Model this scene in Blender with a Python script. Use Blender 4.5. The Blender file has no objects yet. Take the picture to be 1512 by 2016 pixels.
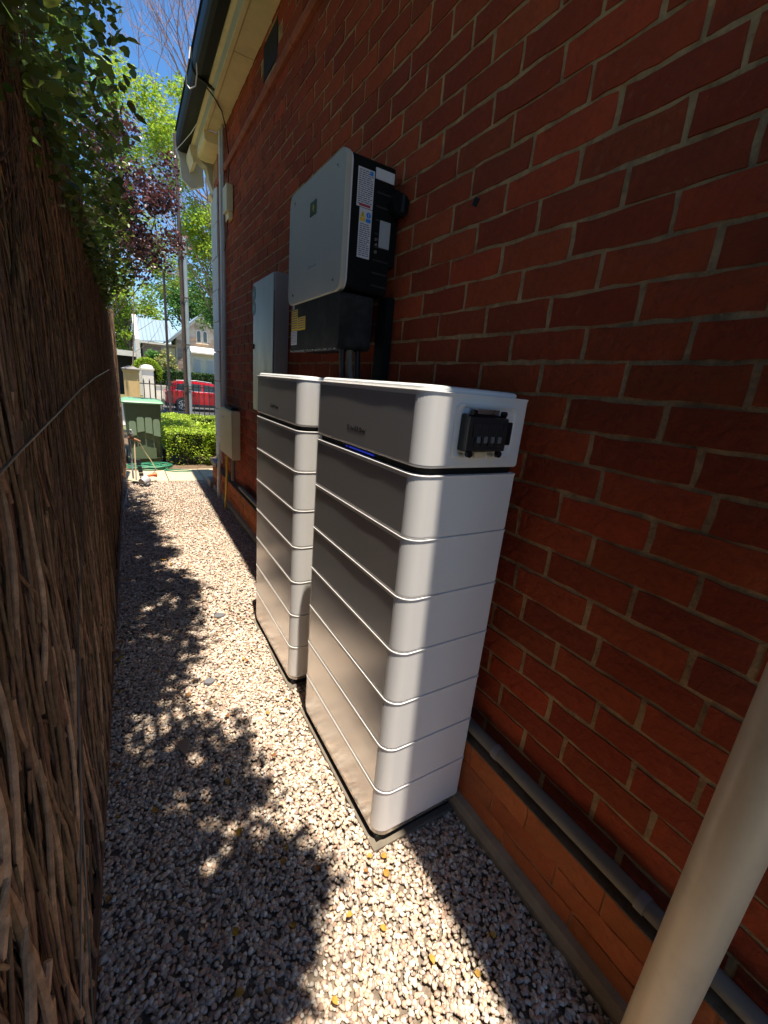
import bpy, math, random
import numpy as np
from mathutils import Matrix, Vector, Euler, noise

C = bpy.context.scene.collection
RNG = np.random.default_rng(7)
random.seed(7)

# ------------------------------------------------------------------ camera, sky, sun, exposure
sc = bpy.context.scene
cam_d = bpy.data.cameras.new('camera')
cam = bpy.data.objects.new('camera', cam_d); C.objects.link(cam)
cam_d.sensor_fit = 'VERTICAL'; cam_d.sensor_height = 24.0
cam_d.lens = 24.0 * 826.64 / 2016.0
cam_d.clip_start = 0.02; cam_d.clip_end = 600
Rm = [[0.8553448, 0.0698881, -0.5133234], [-0.5100438, 0.2872285, -0.8107744], [0.0907776, 0.9553091, 0.2813254]]
cam.matrix_world = Matrix.Translation((0, 0, 1.46)) @ Matrix(Rm).to_4x4()
sc.camera = cam

SUN = Vector((-0.026, -0.18, 1.0)).normalized()
world = bpy.data.worlds.new('World'); sc.world = world; world.use_nodes = True
wn = world.node_tree.nodes; wl = world.node_tree.links
sky = wn.new('ShaderNodeTexSky'); sky.sky_type = 'NISHITA'; sky.sun_disc = False
sky.sun_elevation = math.asin(SUN.z); sky.sun_rotation = math.atan2(SUN.x, SUN.y) % (2 * math.pi)
sky.air_density = 1.0; sky.dust_density = 0.2; sky.ozone_density = 5.0
hs_ = wn.new('ShaderNodeHueSaturation'); hs_.inputs['Saturation'].default_value = 1.18; wl.new(sky.outputs[0], hs_.inputs['Color']); wl.new(hs_.outputs[0], wn['Background'].inputs[0]); wn['Background'].inputs[1].default_value = 0.10
sl = bpy.data.lights.new('sun', 'SUN'); sl.energy = 5.0; sl.angle = math.radians(0.6); sl.color = (1.0, 0.91, 0.77)
so = bpy.data.objects.new('sun', sl); C.objects.link(so)
so.rotation_euler = SUN.to_track_quat('Z', 'Y').to_euler(); so.location = (0, 0, 20)
sc.view_settings.view_transform = 'Standard'; sc.view_settings.look = 'None'
sc.view_settings.gamma = 1.0; sc.view_settings.use_curve_mapping = False
sc.view_settings.exposure = 1.12
sc.cycles.max_bounces = 8; sc.cycles.diffuse_bounces = 5; sc.cycles.transparent_max_bounces = 8
sc.cycles.sample_clamp_indirect = 6.0
sc.cycles.use_denoising = True

# ------------------------------------------------------------------ helpers
def link_parent(o, parent):
    C.objects.link(o)
    if parent is not None: o.parent = parent
    return o

def tag(o, label=None, cat=None, group=None, kind=None):
    if label: o['label'] = label
    if cat: o['category'] = cat
    if group: o['group'] = group
    if kind: o['kind'] = kind
    return o

def empty(name, label=None, cat=None, group=None, loc=None, kind=None):
    o = bpy.data.objects.new(name, None); C.objects.link(o)
    o.empty_display_size = 0.1
    return tag(o, label, cat, group, kind)

def np_mesh(name, V, F, mat, smooth=False, col=None, mats=None, midx=None):
    """V (n,3); F list of faces or (m,k) array; col per-vertex tint (n,3)"""
    me = bpy.data.meshes.new(name)
    V = np.asarray(V, dtype=np.float32)
    if isinstance(F, np.ndarray):
        k = F.shape[1]; m = F.shape[0]
        me.vertices.add(len(V)); me.vertices.foreach_set('co', V.ravel())
        me.loops.add(m * k); me.loops.foreach_set('vertex_index', F.astype(np.int32).ravel())
        me.polygons.add(m); me.polygons.foreach_set('loop_start', np.arange(0, m * k, k, dtype=np.int32))
        me.update(calc_edges=True)
    else:
        me.from_pydata(V.tolist(), [], F)
    if col is not None:
        a = me.color_attributes.new('tint', 'FLOAT_COLOR', 'POINT')
        c4 = np.ones((len(V), 4), dtype=np.float32); c4[:, :3] = col
        a.data.foreach_set('color', c4.ravel())
    for mm in (mats or [mat]): me.materials.append(mm)
    if midx is not None: me.polygons.foreach_set('material_index', np.asarray(midx, dtype=np.int32))
    if smooth: me.polygons.foreach_set('use_smooth', [True] * len(me.polygons))
    me.update()
    return me

def add(name, me, parent=None, **kw):
    return tag(link_parent(bpy.data.objects.new(name, me), parent), **kw)

class MB:
    def __init__(s): s.v = []; s.f = []; s.c = []
    def grow(s, V, F, col=None):
        n = len(s.v); s.v += [tuple(p) for p in V]; s.f += [tuple(i + n for i in f) for f in F]
        s.c += [col or (1, 1, 1)] * len(V); return s
    def box(s, x0, x1, y0, y1, z0, z1, col=None):
        x0, x1 = sorted((x0, x1)); y0, y1 = sorted((y0, y1)); z0, z1 = sorted((z0, z1))
        V = [(x0,y0,z0),(x1,y0,z0),(x1,y1,z0),(x0,y1,z0),(x0,y0,z1),(x1,y0,z1),(x1,y1,z1),(x0,y1,z1)]
        F = [(0,3,2,1),(4,5,6,7),(0,1,5,4),(1,2,6,5),(2,3,7,6),(3,0,4,7)]
        return s.grow(V, F, col)
    def obox(s, c, h, R, col=None):
        V = []; c = Vector(c)
        for z in (-1, 1):
            for (x, y) in ((-1,-1),(1,-1),(1,1),(-1,1)):
                V.append(c + R @ Vector((x*h[0], y*h[1], z*h[2])))
        return s.grow(V, [(0,3,2,1),(4,5,6,7),(0,1,5,4),(1,2,6,5),(2,3,7,6),(3,0,4,7)], col)
    def loft(s, rings, cap0=True, cap1=True, col=None, closed=True):
        n = len(rings[0]); V = [p for r in rings for p in r]; F = []
        for i in range(len(rings) - 1):
            for j in range(n if closed else n - 1):
                k = (j + 1) % n
                F.append((i*n+j, i*n+k, (i+1)*n+k, (i+1)*n+j))
        if cap0: F.append(tuple(range(n - 1, -1, -1)))
        if cap1: F.append(tuple((len(rings)-1)*n + j for j in range(n)))
        return s.grow(V, F, col)
    def tube(s, pts, r, n=8, col=None, cap=True):
        pts = [Vector(p) for p in pts]; rings = []
        up = Vector((0, 0, 1))
        for i, p in enumerate(pts):
            d = (pts[min(i+1, len(pts)-1)] - pts[max(i-1, 0)]).normalized()
            a = d.cross(up if abs(d.z) < 0.9 else Vector((1, 0, 0))).normalized(); b = d.cross(a)
            rr = r[i] if isinstance(r, (list, tuple)) else r
            rings.append([p + (a*math.cos(t) + b*math.sin(t))*rr for t in [2*math.pi*j/n for j in range(n)]])
        return s.loft(rings, cap, cap, col)
    def prism(s, poly, axis, a0, a1, col=None):
        """poly 2D extruded along axis: 'x' poly=(y,z); 'y' poly=(x,z); 'z' poly=(x,y)"""
        def P(p, a):
            return {'x': (a, p[0], p[1]), 'y': (p[0], a, p[1]), 'z': (p[0], p[1], a)}[axis]
        return s.loft([[P(p, a0) for p in poly], [P(p, a1) for p in poly]], col=col)
    def fix(s):
        return s
    def build(s, name, mat, parent=None, smooth=False, bevel=0, seg=2, wn_=False, **kw):
        import bmesh
        me = bpy.data.meshes.new(name); me.from_pydata([tuple(v) for v in s.v], [], s.f)
        a = me.color_attributes.new('tint', 'FLOAT_COLOR', 'POINT')
        a.data.foreach_set('color', np.array([(*c, 1) for c in s.c], dtype=np.float32).ravel())
        me.materials.append(mat)
        bm = bmesh.new(); bm.from_mesh(me)
        bmesh.ops.recalc_face_normals(bm, faces=bm.faces)
        if bevel:
            es = [e for e in bm.edges if len(e.link_faces) == 2 and e.calc_face_angle(0) > 0.6]
            bmesh.ops.bevel(bm, geom=es, offset=bevel, segments=seg, profile=0.6, affect='EDGES')
        bm.to_mesh(me); bm.free()
        if smooth or bevel:
            me.polygons.foreach_set('use_smooth', [True]*len(me.polygons))
            me.set_sharp_from_angle(angle=math.radians(38))
        me.update()
        o = add(name, me, parent, **kw)
        if bevel or wn_:
            md = o.modifiers.new('weighted_normal', 'WEIGHTED_NORMAL'); md.keep_sharp = True
        return o

def rrect(x0, x1, y0, y1, r, n=6):
    """rounded rectangle ring; r = radii for corners (x0y0, x1y0, x1y1, x0y1)"""
    if not isinstance(r, (tuple, list)): r = (r,)*4
    P = []
    for (cx, cy, sx, sy, a0, rr) in ((x0, y0, 1, 1, 180, r[0]), (x1, y0, -1, 1, 270, r[1]), (x1, y1, -1, -1, 0, r[2]), (x0, y1, 1, -1, 90, r[3])):
        for k in range(n + 1):
            t = math.radians(a0 + 90 * k / n)
            P.append((cx + sx*rr + rr*math.cos(t), cy + sy*rr + rr*math.sin(t)))
    return P

# ------------------------------------------------------------------ materials
def mat(name, base, rough=0.6, metal=0.0, tint=False, var=0.0, var_scale=8.0, bump=0.0, bump_scale=40.0,
        spec=0.5, coat=0.0, transl=0.0, dirt=None, dirt_scale=3.0, dirt_amt=0.5, rough_var=0.0, stretch=None, objrand=0.0):
    m = bpy.data.materials.new(name); m.use_nodes = True
    nt = m.node_tree; N = nt.nodes; L = nt.links
    b = N['Principled BSDF']; b.inputs['Roughness'].default_value = rough; b.inputs['Metallic'].default_value = metal
    b.inputs['Specular IOR Level'].default_value = spec; b.inputs['Coat Weight'].default_value = coat
    b.inputs['Coat Roughness'].default_value = 0.12
    rgb = N.new('ShaderNodeRGB'); rgb.outputs[0].default_value = (*base, 1); cur = rgb.outputs[0]
    tc = N.new('ShaderNodeTexCoord'); co = tc.outputs['Object']
    if stretch:
        mp = N.new('ShaderNodeMapping'); mp.inputs['Scale'].default_value = stretch; L.new(co, mp.inputs[0]); co = mp.outputs[0]
    def mix(mode, a, bb, f):
        x = N.new('ShaderNodeMix'); x.data_type = 'RGBA'; x.blend_type = mode
        if isinstance(f, float): x.inputs[0].default_value = f
        else: L.new(f, x.inputs[0])
        L.new(a, x.inputs[6])
        if isinstance(bb, tuple): x.inputs[7].default_value = bb
        else: L.new(bb, x.inputs[7])
        return x.outputs[2]
    if tint:
        at = N.new('ShaderNodeAttribute'); at.attribute_name = 'tint'; cur = mix('MULTIPLY', cur, at.outputs['Color'], 1.0)
    if objrand:
        oi = N.new('ShaderNodeObjectInfo'); hs = N.new('ShaderNodeHueSaturation')
        mr = N.new('ShaderNodeMapRange'); mr.inputs[3].default_value = 1 - objrand; mr.inputs[4].default_value = 1 + objrand
        L.new(oi.outputs['Random'], mr.inputs[0]); L.new(mr.outputs[0], hs.inputs['Value']); L.new(cur, hs.inputs['Color']); cur = hs.outputs[0]
    if var:
        n = N.new('ShaderNodeTexNoise'); n.inputs['Scale'].default_value = var_scale; n.inputs['Detail'].default_value = 6; n.inputs['Roughness'].default_value = 0.65
        L.new(co, n.inputs['Vector'])
        mr = N.new('ShaderNodeMapRange'); mr.inputs[1].default_value = 0.3; mr.inputs[2].default_value = 0.7
        mr.inputs[3].default_value = 1 - var; mr.inputs[4].default_value = 1 + var; L.new(n.outputs[0], mr.inputs[0])
        hs = N.new('ShaderNodeHueSaturation'); L.new(mr.outputs[0], hs.inputs['Value']); L.new(cur, hs.inputs['Color']); cur = hs.outputs[0]
    if dirt:
        n = N.new('ShaderNodeTexNoise'); n.inputs['Scale'].default_value = dirt_scale; n.inputs['Detail'].default_value = 8; n.inputs['Roughness'].default_value = 0.7
        L.new(co, n.inputs['Vector'])
        mr = N.new('ShaderNodeMapRange'); mr.inputs[1].default_value = 0.5; mr.inputs[2].default_value = 0.72; mr.inputs[3].default_value = 0; mr.inputs[4].default_value = dirt_amt
        L.new(n.outputs[0], mr.inputs[0]); cur = mix('MIX', cur, (*dirt, 1), mr.outputs[0])
    L.new(cur, b.inputs['Base Color'])
    if rough_var:
        n = N.new('ShaderNodeTexNoise'); n.inputs['Scale'].default_value = 14; n.inputs['Detail'].default_value = 7; L.new(co, n.inputs['Vector'])
        mr = N.new('ShaderNodeMapRange'); mr.inputs[1].default_value = 0.3; mr.inputs[2].default_value = 0.7
        mr.inputs[3].default_value = max(0.05, rough - rough_var); mr.inputs[4].default_value = rough + rough_var
        L.new(n.outputs[0], mr.inputs[0]); L.new(mr.outputs[0], b.inputs['Roughness'])
    if bump:
        n = N.new('ShaderNodeTexNoise'); n.inputs['Scale'].default_value = bump_scale; n.inputs['Detail'].default_value = 8; n.inputs['Roughness'].default_value = 0.6
        L.new(co, n.inputs['Vector'])
        bp = N.new('ShaderNodeBump'); bp.inputs['Strength'].default_value = bump; bp.inputs['Distance'].default_value = 0.01
        L.new(n.outputs[0], bp.inputs['Height']); L.new(bp.outputs[0], b.inputs['Normal'])
    if transl:
        tr = N.new('ShaderNodeBsdfTranslucent'); L.new(cur, tr.inputs[0])
        ms = N.new('ShaderNodeMixShader'); ms.inputs[0].default_value = transl
        L.new(b.outputs[0], ms.inputs[1]); L.new(tr.outputs[0], ms.inputs[2]); L.new(ms.outputs[0], N['Material Output'].inputs[0])
    m.diffuse_color = (*base, 1)
    return m

def brick_mat(name, base):
    """fired clay: fine grain, darker burnt clouds, pale scuffs, lime specks"""
    m = mat(name, base, 0.88, tint=True, var=0.22, var_scale=7, dirt=(base[0]*0.45, base[1]*0.5, base[2]*0.7), dirt_scale=11, dirt_amt=0.7, bump=0.9, bump_scale=45, spec=0.25)
    nt = m.node_tree; N = nt.nodes; L = nt.links; b = N['Principled BSDF']
    src = b.inputs['Base Color'].links[0].from_socket
    geo = N.new('ShaderNodeNewGeometry')
    n = N.new('ShaderNodeTexNoise'); n.inputs['Scale'].default_value = 38; n.inputs['Detail'].default_value = 4; L.new(geo.outputs['Position'], n.inputs['Vector'])
    mr = N.new('ShaderNodeMapRange'); mr.inputs[1].default_value = 0.62; mr.inputs[2].default_value = 0.76; mr.inputs[4].default_value = 0.40
    L.new(n.outputs[0], mr.inputs[0])
    x = N.new('ShaderNodeMix'); x.data_type = 'RGBA'; x.inputs[7].default_value = (0.32, 0.11, 0.055, 1)
    L.new(mr.outputs[0], x.inputs[0]); L.new(src, x.inputs[6]); L.new(x.outputs[2], b.inputs['Base Color'])
    return m

M = {}
M['brick'] = brick_mat('brick_clay', (0.315, 0.048, 0.012))
M['plinth_brick'] = brick_mat('plinth_clay', (0.46, 0.135, 0.042))
M['mortar'] = mat('mortar', (0.40, 0.245, 0.105), 0.95, var=0.4, var_scale=22, dirt=(0.13, 0.07, 0.035), dirt_scale=9, dirt_amt=.75, bump=0.8, bump_scale=90)
M['concrete'] = mat('concrete', (0.31, 0.24, 0.155), 0.9, var=0.2, var_scale=12, dirt=(0.13, 0.11, 0.08), dirt_scale=5, bump=0.5, bump_scale=70)
M['paver'] = mat('paver', (0.50, 0.41, 0.27), 0.9, var=0.12, var_scale=9, dirt=(0.3, 0.22, 0.13), dirt_scale=4, dirt_amt=0.4, bump=0.3, bump_scale=80)
M['pebble'] = mat('pebble', (0.95, 0.95, 0.95), 0.75, tint=True, var=0.16, var_scale=60)
M['gravel_base'] = mat('gravel_base', (0.20, 0.155, 0.115), 0.95, var=0.35, var_scale=60, bump=0.9, bump_scale=120)
M['soil'] = mat('soil', (0.13, 0.085, 0.05), 0.95, var=0.3, var_scale=14, bump=0.9, bump_scale=40)
M['grass_ground'] = mat('grass_ground', (0.13, 0.13, 0.05), 0.95, var=0.3, var_scale=3, bump=0.6, bump_scale=30)
M['asphalt'] = mat('asphalt', (0.06, 0.06, 0.06), 0.9, var=0.15, var_scale=20)
M['footpath'] = mat('footpath', (0.40, 0.36, 0.30), 0.9, var=0.12, var_scale=4)
M['white_paint'] = mat('white_paint', (0.80, 0.782, 0.765), 0.38, var=0.015, var_scale=3, rough_var=0.05, coat=0.0)
M['front_paint'] = mat('front_paint', (0.77, 0.775, 0.78), 0.24, metal=0.62, var=0.02, var_scale=2, rough_var=0.010, stretch=(.2, .2, .6))
M['black_gap'] = mat('black_gap', (0.010, 0.010, 0.010), 0.7, spec=0.2)
M['black_gloss'] = mat('black_gloss', (0.012, 0.013, 0.015), 0.16)
M['steel'] = mat('steel', (0.50, 0.49, 0.47), 0.3, metal=0.9, rough_var=0.08)
M['slab'] = mat('slab', (0.15, 0.125, 0.095), 0.85, var=0.2, var_scale=20, bump=0.3, bump_scale=80)
M['inv_cover'] = mat('inv_cover', (0.46, 0.42, 0.345), 0.65, spec=0.2, var=0.03, bump=0.05, bump_scale=400)
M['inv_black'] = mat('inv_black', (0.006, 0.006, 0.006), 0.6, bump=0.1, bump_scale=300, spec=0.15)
M['inv_lower'] = mat('inv_lower', (0.018, 0.017, 0.015), 0.6, spec=0.2, var=0.3, var_scale=12, dirt=(0.09, 0.085, 0.08), dirt_scale=9, dirt_amt=0.4)
M['cabinet'] = mat('cabinet', (0.42, 0.41, 0.38), 0.36, metal=0.55, rough_var=0.06, stretch=(1, 1, 0.2))
M['lab_white'] = mat('lab_white', (0.62, 0.60, 0.63), 0.5)
M['lab_print'] = mat('lab_print', (0.10, 0.10, 0.14), 0.6)
M['lab_blue'] = mat('lab_blue', (0.01, 0.20, 0.62), 0.5)
M['lab_yellow'] = mat('lab_yellow', (0.75, 0.48, 0.02), 0.5, var=0.05)
M['lab_green'] = mat('lab_green', (0.01, 0.07, 0.045), 0.4)
M['red_mark'] = mat('red_mark', (0.4, 0.03, 0.05), 0.5)
M['led'] = mat('led', (0.02, 0.03, 0.35), 0.4)
_b = M['led'].node_tree.nodes['Principled BSDF']; _b.inputs['Emission Color'].default_value = (0.03, 0.07, 1, 1); _b.inputs['Emission Strength'].default_value = 0.12
M['smoked'] = mat('smoked', (0.03, 0.03, 0.032), 0.12)
M['switch'] = mat('switch', (0.14, 0.14, 0.15), 0.5)
M['cream'] = mat('cream', (0.84, 0.68, 0.38), 0.6, var=0.05, var_scale=5, dirt=(0.4, 0.3, 0.17), dirt_scale=3, dirt_amt=0.3)
M['cream_box'] = mat('cream_box', (0.66, 0.57, 0.36), 0.5, var=0.05, dirt=(0.35, 0.3, 0.2), dirt_scale=4, dirt_amt=0.25)
M['eave_blue'] = mat('eave_blue', (0.42, 0.47, 0.42), 0.6)
M['quoin'] = mat('quoin', (0.56, 0.57, 0.55), 0.75, var=0.08, var_scale=4, dirt=(0.4, 0.36, 0.3), dirt_scale=2, dirt_amt=0.35, bump=0.3, bump_scale=20)
M['pale_paint'] = mat('pale_paint', (0.60, 0.57, 0.50), 0.6, var=0.05)
M['gutter'] = mat('gutter', (0.013, 0.013, 0.012), 0.5, spec=0.2, var=0.2, var_scale=4)
M['terracotta'] = mat('terracotta', (0.33, 0.085, 0.035), 0.8, var=0.3, var_scale=10, bump=0.4)
M['roof'] = mat('roof', (0.35, 0.36, 0.37), 0.5)
M['pipe_beige'] = mat('pipe_beige', (0.70, 0.565, 0.375), 0.33, var=0.05, var_scale=6, dirt=(0.25, 0.19, 0.12), dirt_scale=7, dirt_amt=0.22, bump=0.06, bump_scale=12)
M['pipe_grey'] = mat('pipe_grey', (0.19, 0.165, 0.125), 0.6, spec=0.25, var=0.1)
M['conduit'] = mat('conduit', (0.62, 0.60, 0.55), 0.5, var=0.06)
M['gas'] = mat('gas', (0.62, 0.40, 0.04), 0.5)
M['cable'] = mat('cable', (0.012, 0.012, 0.012), 0.5)
M['cable_white'] = mat('cable_white', (0.75, 0.72, 0.66), 0.5)
M['brush'] = mat('brush', (0.37, 0.26, 0.185), 0.9, tint=True, var=0.32, var_scale=45, dirt=(.10, .06, .04), dirt_scale=14, dirt_amt=.5, bump=0.4, bump_scale=120, spec=0.15)
M['bark'] = mat('bark', (0.19, 0.125, 0.08), 0.9, tint=True, var=0.3, var_scale=18, bump=0.7, bump_scale=60)
M['branch'] = mat('branch', (0.24, 0.16, 0.12), 0.9, var=0.25, var_scale=6)
M['wire'] = mat('wire', (0.20, 0.17, 0.14), 0.4, metal=0.6)
M['leaf_dark'] = mat('leaf_dark', (0.10, 0.14, 0.024), 0.40, tint=True, transl=0.35, spec=0.3)
M['leaf_bright'] = mat('leaf_bright', (0.30, 0.42, 0.035), 0.6, tint=True, transl=0.5)
M['leaf_mid'] = mat('leaf_mid', (0.075, 0.17, 0.030), 0.55, tint=True, transl=0.35)
M['leaf_purple'] = mat('leaf_purple', (0.075, 0.028, 0.028), 0.35, tint=True, transl=0.25)
M['leaf_hedge'] = mat('leaf_hedge', (0.34, 0.46, 0.035), 0.5, tint=True, transl=0.35)
M['leaf_pale'] = mat('leaf_pale', (0.42, 0.42, 0.14), 0.6, tint=True, transl=0.35)
M['leaf_yellow'] = mat('leaf_yellow', (0.40, 0.25, 0.06), 0.7, tint=True, transl=0.2)
M['bin_green'] = mat('bin_green', (0.070, 0.100, 0.048), 0.45, var=0.08, dirt=(0.12, 0.13, 0.09), dirt_scale=4, dirt_amt=0.3)
M['lid_green'] = mat('lid_green', (0.15, 0.33, 0.19), 0.45, var=0.06)
M['bin_relief_lit'] = mat('bin_relief_lit', (0.14, 0.19, 0.12), 0.5, var=0.05)  # lighter copy of the bin green: sunlit look of the finger panels in colour
M['bin_relief_lit2'] = mat('bin_relief_low_lit', (0.095, 0.125, 0.065), 0.5, var=0.06)  # slightly lighter bin green: sunlight on the lower belly put into colour
M['rubber'] = mat('rubber', (0.025, 0.025, 0.025), 0.8)
M['wheel_grey'] = mat('wheel_grey', (0.45, 0.44, 0.42), 0.5)
M['alloy'] = mat('alloy', (0.62, 0.63, 0.65), 0.3, metal=0.7)
M['car_red'] = mat('car_red', (0.50, 0.006, 0.016), 0.25, coat=0.8)
M['car_black'] = mat('car_black', (0.02, 0.02, 0.022), 0.5)
M['glass_dark'] = mat('glass_dark', (0.035, 0.05, 0.06), 0.06, spec=0.8)
M['lamp_red'] = mat('lamp_red', (0.5, 0.10, 0.10), 0.15)
M['iron'] = mat('iron', (0.03, 0.03, 0.032), 0.45)
M['pillar_cream'] = mat('pillar_cream', (0.74, 0.52, 0.24), 0.8, var=0.07, bump=0.1)
M['cap_grey'] = mat('cap_grey', (0.22, 0.20, 0.18), 0.8, var=0.15)
M['stone_white'] = mat('stone_white', (0.68, 0.63, 0.52), 0.8, var=0.08, var_scale=3)
M['stone'] = mat('stone', (0.40, 0.30, 0.22), 0.85, tint=True, var=0.2, var_scale=2.5)
M['stone_joint'] = mat('stone_joint', (0.52, 0.46, 0.37), 0.9, var=0.1)
M['roof_blue'] = mat('roof_blue', (0.19, 0.26, 0.31), 0.6, var=0.03, var_scale=0.5)
M['house_cream'] = mat('house_cream', (0.72, 0.64, 0.42), 0.7, var=0.04)
M['blind'] = mat('blind', (0.50, 0.48, 0.40), 0.7)
M['pole_brown'] = mat('pole_brown', (0.10, 0.065, 0.05), 0.6, var=0.2)
M['pole_grey'] = mat('pole_grey', (0.36, 0.42, 0.44), 0.5, var=0.1)
M['orange'] = mat('orange', (0.75, 0.13, 0.03), 0.5)
M['rust'] = mat('rust', (0.36, 0.16, 0.09), 0.6)
M['grey_plastic'] = mat('grey_plastic', (0.38, 0.38, 0.39), 0.5)
M['hose'] = mat('hose', (0.03, 0.20, 0.11), 0.45, var=0.3, var_scale=30)
M['rope'] = mat('rope', (0.62, 0.60, 0.40), 0.7)
M['slate'] = mat('slate', (0.13, 0.13, 0.14), 0.5, var=0.15)
M['driftleaf'] = mat('driftleaf', (0.30, 0.21, 0.16), 0.8, var=0.2)
M['timber'] = mat('timber', (0.17, 0.085, 0.045), 0.85, var=0.25, var_scale=20, stretch=(1, 0.1, 1))

# ------------------------------------------------------------------ ground, road, path
W = 1.027          # brick wall face
def terrain(y):
    if y < 11.6: return -0.03
    if y < 18: return -0.03 - 0.61 * (y - 11.6) / 6.4
    return -0.64
def sheet(name, rows, x0, x1, m, nx=1, **kw):
    V = []; F = []
    xs = np.linspace(x0, x1, nx + 1)
    for (y, z) in rows:
        for x in xs: V.append((x, y, z))
    k = nx + 1
    for i in range(len(rows) - 1):
        for j in range(nx): F.append((i*k+j, i*k+j+1, (i+1)*k+j+1, (i+1)*k+j))
    return add(name, np_mesh(name, V, F, m), **kw)
sheet('ground', [(-60, -0.03), (11.6, -0.03), (18.0, -0.64), (19.0, -0.64), (19.02, -0.76), (28.98, -0.76), (29.0, -0.64), (60, -0.6), (400, -0.4)], -200, 200, M['grass_ground'], kind='structure')
sheet('road', [(19.03, -0.745), (28.97, -0.745)], -120, 120, M['asphalt'], kind='structure')
sheet('pavement', [(16.2, -0.45), (18.0, -0.625), (18.99, -0.625)], -120, 120, M['footpath'], kind='structure')
sheet('far_pavement', [(29.0, -0.62), (31.0, -0.61)], -120, 120, M['footpath'], kind='structure')
def kerb(name, y0, y1):
    b = MB(); b.box(-120, 120, y0, y1, -0.80, -0.60); return b.build(name, M['footpath'], bevel=0.02, kind='structure')
kerb('kerb', 18.99, 19.13); kerb('far_kerb', 28.87, 29.01)
sheet('garden_soil', [(6.94, -0.012), (11.5, -0.012)], -2.0, 3.2, M['soil'], nx=2, kind='structure')
sheet('gravel_bed', [(y, -0.009) for y in np.linspace(-1.6, 6.17, 8)], -0.30, 0.99, M['gravel_base'], nx=2, kind='structure')

# paving slabs across the end of the passage
for i, (xa, xb) in enumerate(((-0.42, 0.30), (0.306, 0.60), (0.606, 0.855), (0.861, 1.45))):
    pass
pv = empty('paving', kind='structure')
for (xa, xb, ya, yb) in ((-0.40, 0.45, 6.17, 6.92), (0.458, 0.905, 6.17, 6.92), (0.913, 1.75, 6.17, 6.92)):
    b = MB(); b.box(xa, xb, ya, yb, -0.05, 0.012 + random.uniform(-.002, .003)); b.build('slab', M['paver'], pv, bevel=0.006)

# ------------------------------------------------------------------ pebbles
ico_v = []; t = (1 + 5 ** .5) / 2
for a, b in ((-1, t), (1, t), (-1, -t), (1, -t)): ico_v.append((a, b, 0))
for a, b in ((-1, t), (1, t), (-1, -t), (1, -t)): ico_v.append((0, a, b))
for a, b in ((-1, t), (1, t), (-1, -t), (1, -t)): ico_v.append((b, 0, a))
ico_v = np.array(ico_v) / math.sqrt(1 + t * t)
ico_f = np.array([(0,11,5),(0,5,1),(0,1,7),(0,7,10),(0,10,11),(1,5,9),(5,11,4),(11,10,2),(10,7,6),(7,1,8),(3,9,4),(3,4,2),(3,2,6),(3,6,8),(3,8,9),(4,9,5),(2,4,11),(6,2,10),(8,6,7),(9,8,1)])
# repair index order of the icosahedron from its convex hull
def hull20(v):
    F = []
    for i in range(12):
        for j in range(12):
            for k in range(12):
                if i < j and i < k and j != k:
                    n = np.cross(v[j]-v[i], v[k]-v[i]); ln = np.linalg.norm(n)
                    if ln > 1e-6 and all(np.dot(n/ln, v[q]-v[i]) < 1e-6 for q in range(12)): F.append((i, j, k))
    return np.array(F)
ico_f = hull20(ico_v)
oct_v = np.array([(1,0,0),(0,1,0),(-1,0,0),(0,-1,0),(0,0,1),(0,0,-1)], float)
oct_f = np.array([(0,1,4),(1,2,4),(2,3,4),(3,0,4),(1,0,5),(2,1,5),(3,2,5),(0,3,5)])
PAL = np.array([(.62,.55,.47),(.52,.43,.36),(.70,.65,.58),(.44,.31,.25),(.36,.31,.28),(.58,.44,.34),(.78,.75,.70),(.30,.24,.21),(.50,.47,.44),(.56,.38,.30),(.64,.52,.38)])
PAL = PAL*np.array([1.0, .935, .865])
PW = np.array([.17,.14,.13,.09,.08,.11,.06,.05,.08,.05,.04]); PW /= PW.sum()
def pebbles(P, R, base_v, base_f):
    n = len(P); k = len(base_v)
    jit = 1 + RNG.normal(0, .13, (n, k, 1))
    V = base_v[None] * jit
    V = V * np.stack([RNG.uniform(.85, 1.35, n), RNG.uniform(.65, 1.0, n), RNG.uniform(.42, .75, n)], 1)[:, None, :] * R[:, None, None]
    ax = RNG.normal(0, .32, n); a = RNG.uniform(0, 2*np.pi, n)
    ca, sa = np.cos(ax)[:, None], np.sin(ax)[:, None]
    y = V[:, :, 1]*ca - V[:, :, 2]*sa; z = V[:, :, 1]*sa + V[:, :, 2]*ca
    cz, sz = np.cos(a)[:, None], np.sin(a)[:, None]
    x = V[:, :, 0]
    V = np.stack([x*cz - y*sz, x*sz + y*cz, z], 2) + P[:, None, :]
    F = base_f[None] + (np.arange(n)*k)[:, None, None]
    c = PAL[RNG.choice(len(PAL), n, p=PW)] * RNG.uniform(.8, 1.15, (n, 1))
    return V.reshape(-1, 3), F.reshape(-1, 3), np.repeat(c, k, 0)
def fence_x(y): return np.clip(-0.167 + 0.0178*(np.asarray(y) - .8), -0.21, -0.078)
def scatter(n, y0, y1, r0, r1):
    y = RNG.uniform(y0, y1, n); x = fence_x(y) - .04 + RNG.uniform(0, 1, n)*(0.955 - fence_x(y) + .04)
    # a little heaping so the bed is not flat
    h = 0.006*np.sin(x*9 + y*4) + 0.005*np.sin(y*11 - x*5)
    r = RNG.uniform(r0, r1, n)
    return np.stack([x, y, h*0.6 + RNG.uniform(-.004, .006, n)], 1), r
parts = []
P, R_ = scatter(42000, -0.1, 2.3, .0046, .0092); parts.append(pebbles(P, R_, ico_v, ico_f))
P, R_ = scatter(19000, 2.3, 4.2, .0052, .0105); parts.append(pebbles(P, R_, ico_v, ico_f))
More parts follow.
